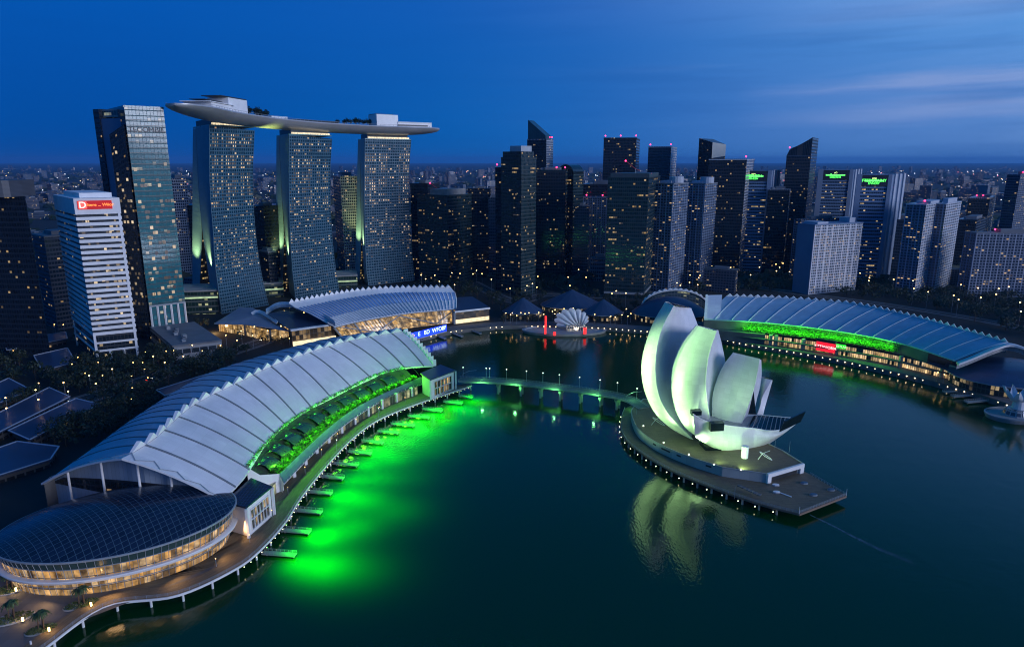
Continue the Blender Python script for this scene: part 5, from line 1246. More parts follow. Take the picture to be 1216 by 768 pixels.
# left wing with sunken blue roof behind an arched parapet
wing = yz([(317, 373), (335, 368.5), (366, 372), (397, 383)], 20); wf = yz([(397, 386), (372, 388.5), (346, 393)], 16)
MB().poly(wing+wf).build('wing_roof', NAVY, h2)
arc = even(yz([(316, 370), (334, 361.5), (366, 366), (398, 384)], 22), 24); arc2 = [p+V((-2, 5, 1.5)) for p in arc]
MB().slab([arc, arc2], 2.6).build('arched_parapet', ROOFB, h2)
a, b = gz(346, 393, 16), gz(397, 386, 16); d = b-a; n = V((d.y, -d.x, 0)).normalized()
MB().obox(a-d*.02+n*1.2, d*1.04, -n*3, (0, 0, 1.3)).build('fascia', WHITE, h2)
SHOPW = facade('white shopfront', (.05, .04, .03), (.14, .13, .11), 12.5, 2.6, .04, .1, 1.9, 0, .55, (1, .74, .42), group=1, blotch=.2)
MB().quad(V((a.x, a.y, GZ)), V((b.x, b.y, GZ)), b, a).build('wing_glazing', facade('wing bronze glazing', (.05, .035, .02), (.06, .05, .04), 4, 3, .1, .1, 1.2, 0, .28, (1, .60, .25), group=1, blotch=.2), h2)
a3 = V((a.x, a.y, GZ))+n*1.5; MB().obox(a3, d*1.0, n*.6, (0, 0, 3.8)).build('lit_shop_band', emis('lit shop band', (1, .80, .48), 1.1, False, .45, .35), h2)
# right end block
q = [gz(540, 369.5, 16), gz(582, 365, 16), gz(561, 352, 19), gz(543, 353, 19)]
MB().slab([[q[3], q[2]], [q[0], q[1]]], 1.0).build('end_block_roof', [NAVY], h2)
e = V((0, 0, 1)); a, b = V((q[0].x, q[0].y+2, GZ)), V((q[1].x-1, q[1].y+2, GZ)); d = b-a
MB().quad(a, b, b+e*11.8, a+e*11.8).build('end_glazing', facade('wing bronze glazing', (.05, .035, .02)), h2)
MB().obox(a+V((0, -.9, .3)), d, V((0, .6, 0)), (0, 0, 3.6)).build('lit_shop_band', emis('lit shop band', (1, .80, .48), 1.1), h2)
MB().obox(a+V((-1.2, -1.2, 0)), V((1.8, 0, 0)), V((0, 1.8, 0)), (0, 0, 12)).build('corner_pier', CONC, h2)
MB().obox(V((q[0].x, q[0].y-.6, 14.6)), V((q[1].x-q[0].x, q[1].y-q[0].y, 0)), V((0, .8, 0)), (0, 0, 1.5)).build('fascia', WHITE, h2)
MB().prism([(b.x, b.y), (b.x-14, b.y+24), (a.x, a.y+24), (a.x, a.y)], GZ, 14.5).build('end_block_core', CONC_D, h2)
# leftmost low glowing house with folded roof
lh = thing('folded_roof_building', gz(285, 400, GZ), 'low golden lit building with a folded roof left of the far convention hall', 'building')
rz = 14
rp = [gz(x, y, rz) for x, y in [(254, 384), (268, 375.5), (285, 368.5), (300, 369), (318, 375), (337, 388), (344, 393), (322, 389.5), (290, 385)]]
rp[2].z = rp[3].z = 17
ctr = sum(rp, V())/len(rp)+V((0, 0, 2.6)); m = MB()
for a, b in zip(rp, rp[1:]+rp[:1]): m.face([a, b, ctr]); m.face([a-V((0, 0, .6)), b-V((0, 0, .6)), b, a])
m.build('folded_roof', BLUEROOF, lh)
MB().slab([even(yz([(298, 371), (306, 367.5), (318, 372), (330, 381)], 19), 14), even(yz([(300, 374), (306, 371), (315, 375), (328, 384)], 17), 14)], .5).build('arched_canopy', WHITE, lh)
w = [gz(x, y, GZ) for x, y in [(262, 393.5), (292, 399), (322, 406), (343, 400)]]
for a, b in zip(w, w[1:]): MB().quad(a, b, b+e*10, a+e*10).build('golden_glazing', GOLD, lh); MB().obox(a+V((-.8, -.8, 0)), (1.4, 0, 0), (0, 1.4, 0), (0, 0, 10.3)).build('pier', CONC_D, lh)
p = gz(262, 394, GZ); lamp('POINT', p+V((-4, -4, 4)), 6000, (1, .55, .2), None, None, 1, 1)
# blue screen by the water, floating jetties below it
a, b = gz(480, 407, 3.5), gz(530.5, 394, 3.5); d = b-a; n = V((d.y, -d.x, 0)).normalized()
bs = thing('screen_wall', (a+b)/2, 'long bright blue screen wall at the water below the golden glass front', 'screen')
scm = emis('blue screen', (.01, .05, 1.0), 1.7, True, .5, .12); sb = MB().obox(a+e*.8, d, n*-.5, (0, 0, 5.9)).build('screen', scm, bs)
MB().obox(a+n*.2, d, -n*1.2, (0, 0, .8)).build('plinth', CONC, bs)
bl_ = emis('screen lettering', (.55, .75, 1.0), 2.4)
text('E   BD  WFOBF', (a+b)/2+e*4.2+n*.2+d*.15, d, (0, 0, 1), 5.0, bl_, bs); text('bk', a+d*.18+e*3.6+n*.2, d, (0, 0, 1), 6.5, emis('screen pink', (1.0, .35, .5), 2.0), bs); text('V', a+d*.04+e*3.6+n*.2, d, (0, 0, 1), 6.0, bl_, bs)
for i, (s, q, w_) in enumerate((((489, 398), (502, 404), 'nearest the saw toothed hall'), ((510, 395), (529, 402), 'in front of the blue screen'), ((528, 391), (549, 399.5), 'at the right end of the blue screen'), ((553, 389), (571, 396), 'below the end block'))):
    jetty(gz(*s, 1.2), gz(*q, 1.2), 'dark sloping jetty on the far shore '+w_, 'jetties on the far shore')
# ================================================================== right hand hall
h3 = thing('curved_mall', gz(1000, 410, GZ), 'long curved mall with blue panel roof and green lit planted terrace on the right shore', 'hall')
NM = 45
rid = even(yz([(862, 352), (914, 353.5), (940, 355), (980, 358), (1022, 362.5), (1093, 378), (1155, 395), (1197, 407)], 32), NM)
low = even(yz([(836, 379), (882, 381), (940, 386), (1014, 396), (1068, 407), (1100, 416.5), (1134, 428)], 20), NM)
rows = slope(rid, low, 7, 1.2)
MB().slab(rows, .8).build('panel_roof', ROOFB, h3, True, 50)
m = MB()
for i in range(2, NM, 3):
    MB().tube([p+V((0, 0, .55)) for p in rows[i]], .26, 4).build('roof_rib', WHITE, h3)
teeth([p+V((0, 0, .1)) for p in rid], lambda t: V((-.6, -.8, 0)), 40, 2.4, 1.8, 'ridge_serration', h3, WHITE, -.3)
MB().slab([rid, [p+V((22, 30, -15)) for p in rid]], .5).build('rear_roof', ROOFB, h3)
# raised first bay at the left end
q = yz([(838, 350.5), (857.5, 350)], 34)+yz([(855, 378.5), (836, 378.5)], 20.5)
MB().slab([[q[0], q[1]], [q[0].lerp(q[3], .5)+e*1.2, q[1].lerp(q[2], .5)+e*1.2], [q[3], q[2]]], 1.0).build('raised_bay', ROOFW, h3)
teeth([q[0]+e*.1, q[0].lerp(q[3], .5)+e*1.3, q[3]+e*.1], lambda t: V((-1, 0, 0)), 9, 1.6, 2, 'verge_serration', h3, WHITE, 0)
# terrace, two lit storeys, canopy
ft = even(yz([(834, 390), (870, 392), (940, 399), (1000, 407), (1054, 417), (1125, 435)], 11.8), NM)
fb = even(yz([(834, 402), (870, 404), (940, 412.5), (1000, 422), (1054, 432), (1125, 450)], GZ), NM)
MB().sheet([[V((p.x, p.y, p.z-.8)) for p in low[:40]], [V((p.x, p.y, 11.5)) for p in low[:40]]]).build('terrace_wall', CONC_D, h3)
MB().slab([[V((p.x, p.y, 12)) for p in low], [V((p.x, p.y, 12.2)) for p in ft]], .7).build('terrace_slab', NAVY, h3)
fr_ = [V((p.x, p.y, 0)) for p in fb]
MF = facade('mall shop storey', (.03, .025, .02), (.10, .09, .08), 3.5, 1.5, .12, .22, 1.6, 0, 1.0, (1, .62, .25), group=1, blotch=.16)
for z0, z1, nm in ((GZ+.2, 7.0, 'lower_shopfront'), (8.3, 11.4, 'upper_shopfront')):
    MB().sheet([[p+e*z1 for p in fr_], [p+e*z0 for p in fr_]]).build(nm, MF, h3)
MB().slab([[p+e*8.2 for p in fr_], [p+e*8.2 for p in offset(fr_, -3)]], .9).build('storey_band', CONC_D, h3)
for i in (0, 13, 14, 19, 24, 25, 36, 43):
    p = fr_[i]; dd = V((-.3, -.95, 0)); MB().box(p.x-1.2, p.y-1.4, GZ, p.x+1.2, p.y+.4, 12).build('pier', CONC, h3)
MB().prism([(fr_[0].x, fr_[0].y), (fr_[0].x+2, fr_[0].y+30), (fr_[12].x+10, fr_[12].y+30), (fr_[12].x, fr_[12].y)], GZ, 11.6).build('end_block', CONC_D, h3)
a, b = fr_[-1], V((low[-1].x+6, low[-1].y+4, 0)); MB().quad(a+e*GZ, b+e*GZ, b+e*14, a+e*14).build('end_wall', CONC, h3)
a, b = gz(969.5, 417, GZ)+V((0, 0, 1.5)), gz(991.5, 421, GZ)+V((0, 0, 1.5)); d = b-a; n = V((d.y, -d.x, 0)).normalized()
if n.y > 0: n = -n
rs = thing('red_sign', (a+b)/2+n*2, 'bright red lit sign board on the curved mall facing the water', 'sign')
MB().obox(a+n*2, d, -n*.8, (0, 0, 7.2)).build('board', emis('red board', (1.0, .015, .04), 1.1, True), rs); MB().obox(a+n*2.05+e*7.25, d, -n*3.0, (0, 0, 2.2)).build('hood', DARK, rs)
text('KTTSNIOBIA', (a+b)/2+n*2.1+e*3.6, d, (0, 0, 1), 2.9, emis('pink letters', (1.0, .45, .45), 3.0), rs)
a, b = gz(993.5, 421.5, GZ)+V((0, 0, 6)), gz(1004, 423, GZ)+V((0, 0, 6)); d = b-a
gs = thing('green_sign', (a+b)/2+n*2, 'small bright green sign beside the red board on the mall', 'sign')
MB().obox(a+n*2, d, -n*.5, (0, 0, 3.3)).build('board', emis('green board', (.02, .7, .03), 1.2, True), gs); text('EETLAE', (a+b)/2+n*2.08+e*1.6, d, (0, 0, 1), 2.2, emis('green letters', (.4, 1, .35), 2.5), gs)
# right end: arch over a low dark dome
arch = even([gz(1136, 429, 19.5), gz(1152, 423, 23), gz(1166, 417, 26.5), gz(1181, 411, 30), gz(1197, 407, 32), gz(1216, 412, 30), gz(1245, 427, 22)], 26)
MB().slab([arch, [p+V((-3, -7, .6)) for p in arch]], 1.4).build('end_arch', ROOFW, h3)
MB().sheet([[p+V((-1.5, -3, -1.2)) for p in arch], [p+V((-1.5, -3, -4.5)) for p in arch]]).build('arch_fascia', panels('arch louvres', (.40, .41, .42), 3, 1.2, .2, .5), h3)
def dome(label, px, py, a, b, h, zb, mat, th=0, cat='pavilion', name='domed_pavilion', lit=True, ridge=False, n=48):
    c = gz(px, py, GZ); t = thing(name, c, label, cat); th = radians(th); rings = []
    P = lambda k, f, z: c+V((a*f*cos(2*pi*k/n)*cos(th)-b*f*sin(2*pi*k/n)*sin(th), a*f*cos(2*pi*k/n)*sin(th)+b*f*sin(2*pi*k/n)*cos(th), z))
    for j in range(9): f = 1-j/8*.99; rings.append([P(k, f, zb+h*((1-f) if ridge else (1-f*f))) for k in range(n)])
    MB().sheet(rings, 0, True).build('roof', mat, t, not ridge)
    MB().loft([[P(k, 1.0, zb-.6) for k in range(n)], [P(k, 1.0, zb+.02) for k in range(n)]], 0, False).build('eave', STEEL, t)
    MB().loft([[P(k, .93, 0) for k in range(n)], [P(k, .93, zb-.5) for k in range(n)]], 0, False).build('glazing', facade('pavilion glass', (.02, .02, .02), (.04, .04, .035), 3.4, 2.4, .2, .2, .75 if lit else .2, 0, .5, (1, .72, .36), group=1, blotch=.08), t)
    return t, c
DOME = panels('dark dome roof', (.03, .06, .13), 4, 4, .12, 1.5, .35, .1)
dome('wide dark blue dome under the arch at the right end of the mall', 1196, 455, 42, 34, 7, 8, DOME, 20)
dome('dark blue dome with a pale arched rim behind the lotus', 795, 379, 36, 26, 15, 7, NAVY)
dome('cone roofed pavilion left of the floating fan stage', 621, 376, 20, 16, 13, 6, NAVY, 0, ridge=True, name='cone_pavilion', n=14)
dome('largest cone roofed pavilion, set back behind the fan stage', 679, 368, 32, 22, 15, 6, NAVY, 0, ridge=True, name='cone_pavilion', n=14)
dome('cone roofed pavilion right of the floating fan stage', 716, 378, 20, 16, 13, 6, NAVY, 0, ridge=True, name='cone_pavilion', n=14)
c = gz(795, 379, GZ); t = thing('arched_rim', c+V((6, 10, 0)), 'pale arched rim roof behind the dark blue dome', 'roof')
ar = [c+V((32*cos(a)+8, 14, 9+17*sin(a))) for a in [pi*k/20 for k in range(21)]]
MB().slab([ar, [p+V((0, 5, -.4)) for p in ar]], 1.0).build('rim', WHITE, t)
MB().sheet([[p+V((0, 1, -1.2)) for p in ar], [V((p.x, p.y+1, GZ)) for p in ar]]).build('gable_glazing', facade('dim gable', (.03, .05, .06), (.08, .11, .12), 3, 3, .2, .1, .25, 0, .3, (.9, 1, .6)), t)
teeth([p+V((0, 1, .2)) for p in ar], lambda t: V((0, -1, 0)), 15, 1.2, 2, 'rim_serration', t, WHITE, 0)
# ------------------------------------------------------------------ floating fan stage
c = gz(670, 394, 0); fs = thing('fan_stage', c, 'floating oval stage with a white fan shaped shell and red lights', 'stage')
N_ = 40; el = lambda k, f, z, a=38, b=17: c+V((a*f*cos(2*pi*k/N_), b*f*sin(2*pi*k/N_), z))
MB().loft([[el(k, .96, -.5) for k in range(N_)], [el(k, 1, 1.6) for k in range(N_)]]).build('pontoon', CONC, fs)
MB().loft([[el(k, 1, 1.62) for k in range(N_)], [el(k, 1.01, 2.3) for k in range(N_)], [el(k, .93, 2.3) for k in range(N_)], [el(k, .92, 1.62) for k in range(N_)]], 0, False).build('rim', STEEL, fs)
sh = plain('fan shell', (.62, .66, .72), .4, .08, .3)
s0 = c+V((6, 2, 1.7))
O_ = s0+V((9, 2, 0))
for k in range(9):
    L = (24, 28, 30, 30, 28.5, 25.5, 21.5, 17, 12.5)[k]; rows = []
    for j in range(9):
        u = -1+j/4; a = radians(178-15.0*(k+.5+u*.52)); rows.append([O_+V((cos(a)*L*(1-.10*u*u)*f*.92, 5-10*f+7*f*f-2.6*(1-u*u)*sin(pi*min(f+.12, 1))+k*.35, sin(a)*L*(1-.10*u*u)*f*.66+1.0*f)) for f in [q/8 for q in range(9)]])
    MB().slab(rows, .25).build('fan_blade', sh, fs, True, 60)
MB().box(s0.x-4, s0.y-7, 1.7, s0.x+13, s0.y+2, 5.6).build('stage_front', facade('stage front', (.03, .03, .03), (.4, .4, .42), 4, 2, .1, .3, 1.2, 0, .7, (1, .9, .75), group=1), fs)
lamp('SPOT', s0+V((4, -9, 1.5)), 9000, (1, .85, .65), s0+V((5, 0, 9)), 110, 1, .5)
def red_column(px, py, z, h, r, label):
    p = gz(px, py, z); t = thing('light_column', p, label, 'light', 'red light columns at the fan stage')
    MB().cyl(p.x, p.y, p.z, p.z+h, r, r, 10).build('tube', emis('red light tube', (1.0, .03, .03), 1.8, True), t); MB().cyl(p.x, p.y, p.z-.02, p.z+.3, r+.3, r+.3, 10).build('base', DARK, t)
red_column(648, 387.5, 3.5, 9.5, .9, 'tall red light column on the shore behind the fan stage'); red_column(647.5, 397, 1.7, 8.5, .9, 'red light column on the left of the fan stage'); red_column(658.5, 398.5, 1.7, 3.2, 1.2, 'short red light drum in front of the fan shell'); red_column(694.5, 397, 1.7, 6, 1.3, 'red light drum right of the fan shell')
# ------------------------------------------------------------------ small petal stage cut by the right edge
c = gz(1205, 496, 0); ps = thing('petal_stage', c, 'small white petal shaped kiosk on a round pontoon at the right edge', 'stage')
el = lambda k, f, z, a=17, b=12: c+V((a*f*cos(2*pi*k/N_), b*f*sin(2*pi*k/N_), z))
MB().loft([[el(k, .93, -.5) for k in range(N_)], [el(k, 1, 2.0) for k in range(N_)], [el(k, .9, 2.02) for k in range(N_)]]).build('pontoon', CONC, ps)
MB().loft([[el(k, 1.005, 2.03) for k in range(N_)], [el(k, 1.01, 2.9) for k in range(N_)], [el(k, .95, 2.9) for k in range(N_)]], 0, False).build('rim', STEEL, ps)
MB().cyl(c.x+1, c.y, 2, 11, 4, 3, 14).build('stem', sh, ps)
for k in range(7):
    a = 2*pi*k/7+.5; o = c+V((0, 0, 10)); d = V((cos(a), sin(a), 0)); w = V((-sin(a), cos(a), 0)); rows = []
    for i in range(6): f = i/5; p = o+d*(2+6.5*f**.8)+V((0, 0, 1+7.5*f**1.6)); hw = 3.4*(1-f)**.6+.05; rows.append([p-w*hw+d*-1, p+d*.3, p+w*hw+d*-1])
    MB().slab(rows, .4).build('petal', sh, ps, True, 50)
MB().cyl(c.x, c.y, 2.0, 6, 7, 5.6, 12).build('kiosk', facade('kiosk', (.03, .04, .05), (.3, .33, .36), 3, 2.5, .3, .2, .2, 0, .4), ps)
for i, (s, q, w_) in enumerate((((1150, 463), (1121, 465), 'first from the mall'), ((1162, 468.5), (1131, 470), 'middle one of three'), ((1177, 474.5), (1147, 477), 'closest to the petal kiosk'))):
    jetty(gz(*s, 1.4), gz(*q, 1.4), 'pale jetty on the right shore, '+w_, 'jetties on the right shore', 3.2)
# low roofs in the dark park on the left
def lowroof(px, label, z=9):
    p = [gz(x, y, z) for x, y in px]; t = thing('flat_roofed_shed', sum(p, V())/len(p)-V((0, 0, z-GZ)), label, 'shed'); c = sum(p, V())/len(p)
    MB().prism([(q.x, q.y) for q in p], z-.9, z).build('roof', NAVY, t); m = MB()
    for a, b in zip(p, p[1:]+p[:1]): m.bar(a+V((0, 0, .35)), b+V((0, 0, .35)), .7, .34)
    m.build('roof_edge', PIER, t)
    MB().prism([(c.x+(q.x-c.x)*.93, c.y+(q.y-c.y)*.93) for q in p], GZ, z-.92).build('wall', facade('shed wall', (.02, .02, .02), (.10, .09, .08), 5, 4, .3, .2, .08, 0, .35, (1, .6, .25)), t)
lowroof([(-30, 467), (10, 449), (37, 463), (-20, 486)], 'smallest dark flat roof of the three sheds in the park, farthest back'); lowroof([(-25, 502), (58, 460), (83, 471), (-15, 520)], 'long dark flat roof, middle one of the three sheds in the park'); lowroof([(10, 511), (90, 473), (118, 480), (35, 522)], 'dark flat roof nearest the white hall among the park sheds')
lowroof([(-40, 545), (20, 524), (70, 530), (60, 545), (-20, 570)], 'pale blue flat roof among trees at the left edge', 8)
lowroof([(186, 463), (246, 444), (252, 448), (196, 470)], 'narrow blue canopy roof behind the white hall ridge', 8); lowroof([(40, 422), (80, 413), (90, 430), (50, 440)], 'dark low roof beside the foot of the banded office', 8); lowroof([(5, 405), (78, 394), (80, 402), (8, 416)], 'long low roof behind the banded office', 8)
# ================================================================== planting
def leaf_mesh(seed, h, rx, nl, ls, nclump=16, trunk=.3):
    r = random.Random(seed); m = MB(); cl = []
    for k in range(nclump):
        a = r.uniform(0, 2*pi); f = sqrt(r.random()); z = h*r.uniform(.38, .92); k_ = 1-abs((z/h-.62)/.42)**2*.75
        cl.append((V((rx*f*k_*cos(a), rx*f*k_*sin(a), z)), r.uniform(.28, .5)*rx))
    for k in range(nl):
        c, R_ = r.choice(cl); d = V((r.gauss(0, 1), r.gauss(0, 1), r.gauss(0, .75))).normalized()*R_*r.random()**.35; p = c+d
        n = (d.normalized()+V((r.uniform(-.6, .6), r.uniform(-.6, .6), r.uniform(-.2, .9)))).normalized(); t = n.orthogonal().normalized(); b = n.cross(t); s = ls*r.uniform(.6, 1.3)
        m.face([p-t*s, p+b*s*.6, p+t*s, p-b*s*.6])
    return m, cl
def make_tree(name, seed, h, rx, nl, ls, label, group):
    t = thing(name, V((0, -500, -60)), label, 'tree', group); o = V((0, -500, -60))
    m, cl = leaf_mesh(seed, h, rx, nl, ls); m.v = [p+o for p in m.v]; m.build('crown', LEAF, t)
    k = MB().tube([o, o+V((.1, 0, h*.3)), o+V((.2, .1, h*.6))], .35, 6, 0, .16)
    for c, _ in cl[:6]: k.tube([o+V((.1, 0, h*.35)), o+c*.8], .14, 4, 0, .05)
    k.build('trunk', BARK, t); return t
protos = [make_tree('broadleaf_tree', s, h, rx, 420, .62, 'dark broad leaved tree', 'x') for s, h, rx in ((1, 12, 5.5), (2, 14, 6), (3, 10, 5), (4, 15, 6.5))]
used = set()
def plant(n, poly_px, label, group, z=GZ, spacing=7, smin=.7, smax=1.15, limit=None):
    poly = [gz(x, y, z) for x, y in poly_px]; r = random.Random(n+int(poly_px[0][0])); pts = []
    xs = [p.x for p in poly]; ys = [p.y for p in poly]; tries = 0
    def inside(x, y):
        c = False; j = len(poly)-1
        for i in range(len(poly)):
            a, b = poly[i], poly[j]
            if (a.y > y) != (b.y > y) and x < (b.x-a.x)*(y-a.y)/(b.y-a.y)+a.x: c = not c
            j = i
        return c
    while len(pts) < n and tries < 40*n:
        tries += 1; x, y = r.uniform(min(xs), max(xs)), r.uniform(min(ys), max(ys))
        if inside(x, y) and all((x-a)**2+(y-b)**2 > spacing**2 for a, b in pts) and clear(x, y): pts.append((x, y))
    for x, y in pts:
        i = r.randrange(4); p = V((x, y, z)); s = r.uniform(smin, smax)
        if i not in used: o = protos[i]; used.add(i); o.location = p; o.scale = (s,)*3; o['label'] = label; o['group'] = group
        else: copy_tree(protos[i], p, r.uniform(0, 6.28), s, label, group)
    return pts
ROADS = [ROAD1, ROAD2, ROAD3]
FOOT = []
def footprints():
    bpy.context.view_layer.update()
    for o in bpy.data.objects:
        if o.parent is None and o.type == 'EMPTY' and o.get('category') in ('tower', 'building', 'hall', 'pavilion', 'shed', 'stage'):
            lo, hi = V((1e9, 1e9)), V((-1e9, -1e9)); q = 0
            for ch in o.children:
                if ch.type == 'MESH' and ch.data.vertices and not ch.name.startswith('lit_window'):
                    vs = [ch.matrix_world @ V(c) for c in ch.bound_box]
                    for v in vs: lo.x = min(lo.x, v.x); lo.y = min(lo.y, v.y); hi.x = max(hi.x, v.x); hi.y = max(hi.y, v.y)
            if o.get('category') != 'hall': FOOT.append((lo.x-2, lo.y-2, hi.x+2, hi.y+2))
footprints()
def clear(x, y):
    for c in ROADS:
        if any((p.x-x)**2+(p.y-y)**2 < 90 for p in c): return False
    return not any(a < x < c_ and b < y < d for a, b, c_, d in FOOT)
plant(62, [(-40, 560), (45, 560), (120, 530), (190, 480), (285, 428), (330, 400), (262, 412), (150, 440), (60, 470), (-40, 440)], 'dark broad leaved tree in the park behind the white hall', 'park trees behind the white hall', spacing=7.5)
plant(34, [(-40, 440), (60, 470), (130, 452), (200, 428), (270, 410), (240, 390), (160, 425), (60, 440), (-30, 412)], 'dark street tree along the road below the banded office', 'street trees along the road', spacing=8)
plant(16, [(262, 405), (345, 412), (352, 404), (300, 396), (262, 398)], 'low tree before the golden lit folded building', 'trees before the folded roof building', spacing=6, smin=.45, smax=.7)
plant(50, [(578, 372), (760, 372), (830, 362), (830, 338), (700, 330), (560, 334), (500, 336)], 'dark tree between the cone roofed pavilions and the office towers', 'trees behind the cone pavilions', spacing=9)
plant(34, [(596, 384), (760, 386), (780, 372), (600, 370)], 'low green tree round the cone roofed pavilions on the far shore', 'trees round the cone pavilions', spacing=7, smin=.4, smax=.65)
plant(78, [(840, 345), (960, 346), (1080, 362), (1216, 398), (1290, 420), (1290, 350), (1100, 342), (840, 328)], 'dark tree in the wooded belt behind the curved mall', 'wooded belt behind the curved mall', spacing=11)
plant(16, [(1120, 440), (1150, 452), (1216, 476), (1216, 460), (1150, 440)], 'low tree before the dome at the right end of the mall', 'trees before the right end dome', spacing=5, smin=.4, smax=.6)
# what of the woods is too dense to count
def mass(name, label, poly_px, n, seed, nl=26):
    poly = [gz(x, y, GZ) for x, y in poly_px]; r = random.Random(seed); m = MB(); xs = [p.x for p in poly]; ys = [p.y for p in poly]; k = 0; tries = 0
    while k < n and tries < n*30:
        tries += 1; x, y = r.uniform(min(xs), max(xs)), r.uniform(min(ys), max(ys)); c = False; j = len(poly)-1
        for i in range(len(poly)):
            a, b = poly[i], poly[j]
            if (a.y > y) != (b.y > y) and x < (b.x-a.x)*(y-a.y)/(b.y-a.y)+a.x: c = not c
            j = i
        if not c or not clear(x, y): continue
        k += 1; h = r.uniform(7, 14); w = r.uniform(3.5, 6)
        for q in range(nl):
            d = V((r.gauss(0, 1), r.gauss(0, 1), r.gauss(0, 1))).normalized()*r.random()**.4; p = V((x+d.x*w, y+d.y*w, GZ+h*.6+d.z*h*.38)); t = V((r.uniform(-1, 1), r.uniform(-1, 1), r.uniform(-.6, .6))).normalized(); b = t.orthogonal().normalized(); s = r.uniform(.7, 1.5)
            m.face([p-t*s, p+b*s*.7, p+t*s, p-b*s*.7])
    return tag(m.build(name, LEAF), label, 'woods', None, 'stuff')
mass('woodland', 'dark unbroken woodland filling the ground behind the mall', [(830, 345), (960, 347), (1080, 363), (1216, 399), (1330, 430), (1330, 330), (1100, 318), (860, 312)], 900, 21)
mass('woodland', 'dark shrubbery and trees between the far towers', [(480, 340), (590, 352), (840, 350), (840, 306), (480, 310)], 260, 22)
mass('woodland', 'dark shrubbery round the park sheds on the left', [(-60, 580), (40, 565), (190, 485), (330, 405), (210, 400), (-60, 400)], 240, 23)
# palms and planting beds on the plaza
def palm(p, label, s=1.0):
    t = thing('palm_tree', p, label, 'palm', 'palms on the plaza'); m = MB(); r = random.Random(int(p.x*10)); 
    for q in range(3):
        o = p+V((q*.9-.9, (q % 2)*.8, 0)); top = o+V((.2, .1, 4.2*s+q*.5)); MB().tube([o, o.lerp(top, .5)+V((.12, 0, 0)), top], .2*s, 6, 0, .13*s).build('trunk', BARK, t)
        for k in range(15):
            a = 2*pi*k/15+r.random()*.4; d = V((cos(a), sin(a), 0)); L = r.uniform(1.5, 2.3)*s; pts = [top+d*L*f+V((0, 0, .9*sin(pi*f*.9)-1.1*f*f)) for f in (0, .25, .5, .75, 1)]; w = V((-d.y, d.x, 0))
            m.sheet([[x-w*.28*s*sin(pi*(.12+.8*f))-V((0, 0, .1)) for x, f in zip(pts, (0, .25, .5, .75, 1))], pts, [x+w*.28*s*sin(pi*(.12+.8*f))-V((0, 0, .1)) for x, f in zip(pts, (0, .25, .5, .75, 1))]])
    m.build('crown', LEAF2, t); return t
BEDS = [((97, 718), 5.5, 2.6, 'by the pavilion doors'), ((49, 748), 4.6, 2.4, 'nearest the boardwalk stairs'), ((14, 735), 6.5, 3.2, 'at the left edge of the plaza'), ((12, 700), 4.5, 3.2, 'at the left corner of the pavilion')]
for (px, py), a, b, w in BEDS:
    p = gz(px, py, GZ+.06); bd = thing('planting_bed', p, 'dark green oval planting bed '+w, 'planting bed')
    pts = [(p.x+a*cos(k*pi/12)*cos(.5)-b*sin(k*pi/12)*sin(.5), p.y+a*cos(k*pi/12)*sin(.5)+b*sin(k*pi/12)*cos(.5)) for k in range(24)]
    MB().prism(pts, p.z, p.z+.4).build('kerb', CONC, bd); m = MB(); r = random.Random(int(px))
    for k in range(420):
        q = V((p.x, p.y, p.z+.42)); f = sqrt(r.random())*.94; g = r.uniform(0, 6.28); q.x += a*f*cos(g)*cos(.5)-b*f*sin(g)*sin(.5); q.y += a*f*cos(g)*sin(.5)+b*f*sin(g)*cos(.5); t_ = V((r.uniform(-1, 1), r.uniform(-1, 1), .9)).normalized(); n_ = t_.orthogonal()*.16; m.face([q-n_, q+n_, q+t_*.6])
    m.build('ground_cover', LEAF2, bd)
    palm(p+V((0, 0, .4)), 'group of dark palms in the planting bed '+w, 1.15)
    t = thing('plaza_lamp', p+V((a*.75, -b*.5, .4)), 'glowing plaza lamp in the planting bed '+w, 'lamp', 'plaza lamps'); q = p+V((a*.75, -b*.5, .4))
    MB().box(q.x-.3, q.y-.3, q.z, q.x+.3, q.y+.3, q.z+.25).build('base', DARK, t); MB().cyl(q.x, q.y, q.z+.26, q.z+1.5, .32, .32, 8).build('lantern', WARM, t)
    lamp('POINT', q+V((0, -.1, 2.2)), 260, (1, .6, .22), None, None, 1, .3)
m = gz(37, 766, GZ); tag(MB().cyl(m.x, m.y, m.z, m.z+1.6, .28, .28, 10).build('bollard', WHITE), 'short white bollard beside the bed nearest the boardwalk', 'bollard')
# hedge and shrubs in the lit garden trough
def hedge(path, w, h, n, seed, mat, label, group=None, name='hedge', ls=1):
    r = random.Random(seed); m = MB()
    for k in range(n):
        f = r.random()*(len(path)-1); i = min(int(f), len(path)-2); p = path[i].lerp(path[i+1], f-i)+V((r.gauss(0, w*.35), r.gauss(0, w*.35), r.random()*h)); t = V((r.uniform(-1, 1), r.uniform(-1, 1), r.uniform(-.2, 1))).normalized(); b = t.orthogonal().normalized(); s = ls*r.uniform(.3, .75); m.face([p-t*s*.4-b*s*.3, p-t*s*.4+b*s*.3, p+t*s])
    return tag(m.build(name, mat), label, 'hedge', group)
GLEAF = foliage('garden leaves', (.08, .27, .03))
hedge([p+V((0, 0, -.3)) for p in top], 1.1, 1.5, 2600, 3, GLEAF, 'bright green hedge along the upper edge of the roof garden on the white hall')
sp_ = thing('garden_shrub', V((0, -500, -60)), 'feathery bright green shrub in the roof garden trough of the white hall', 'shrub', 'shrubs in the roof garden'); r = random.Random(4); m = MB(); mm = MB(); o = V((0, -500, -60))
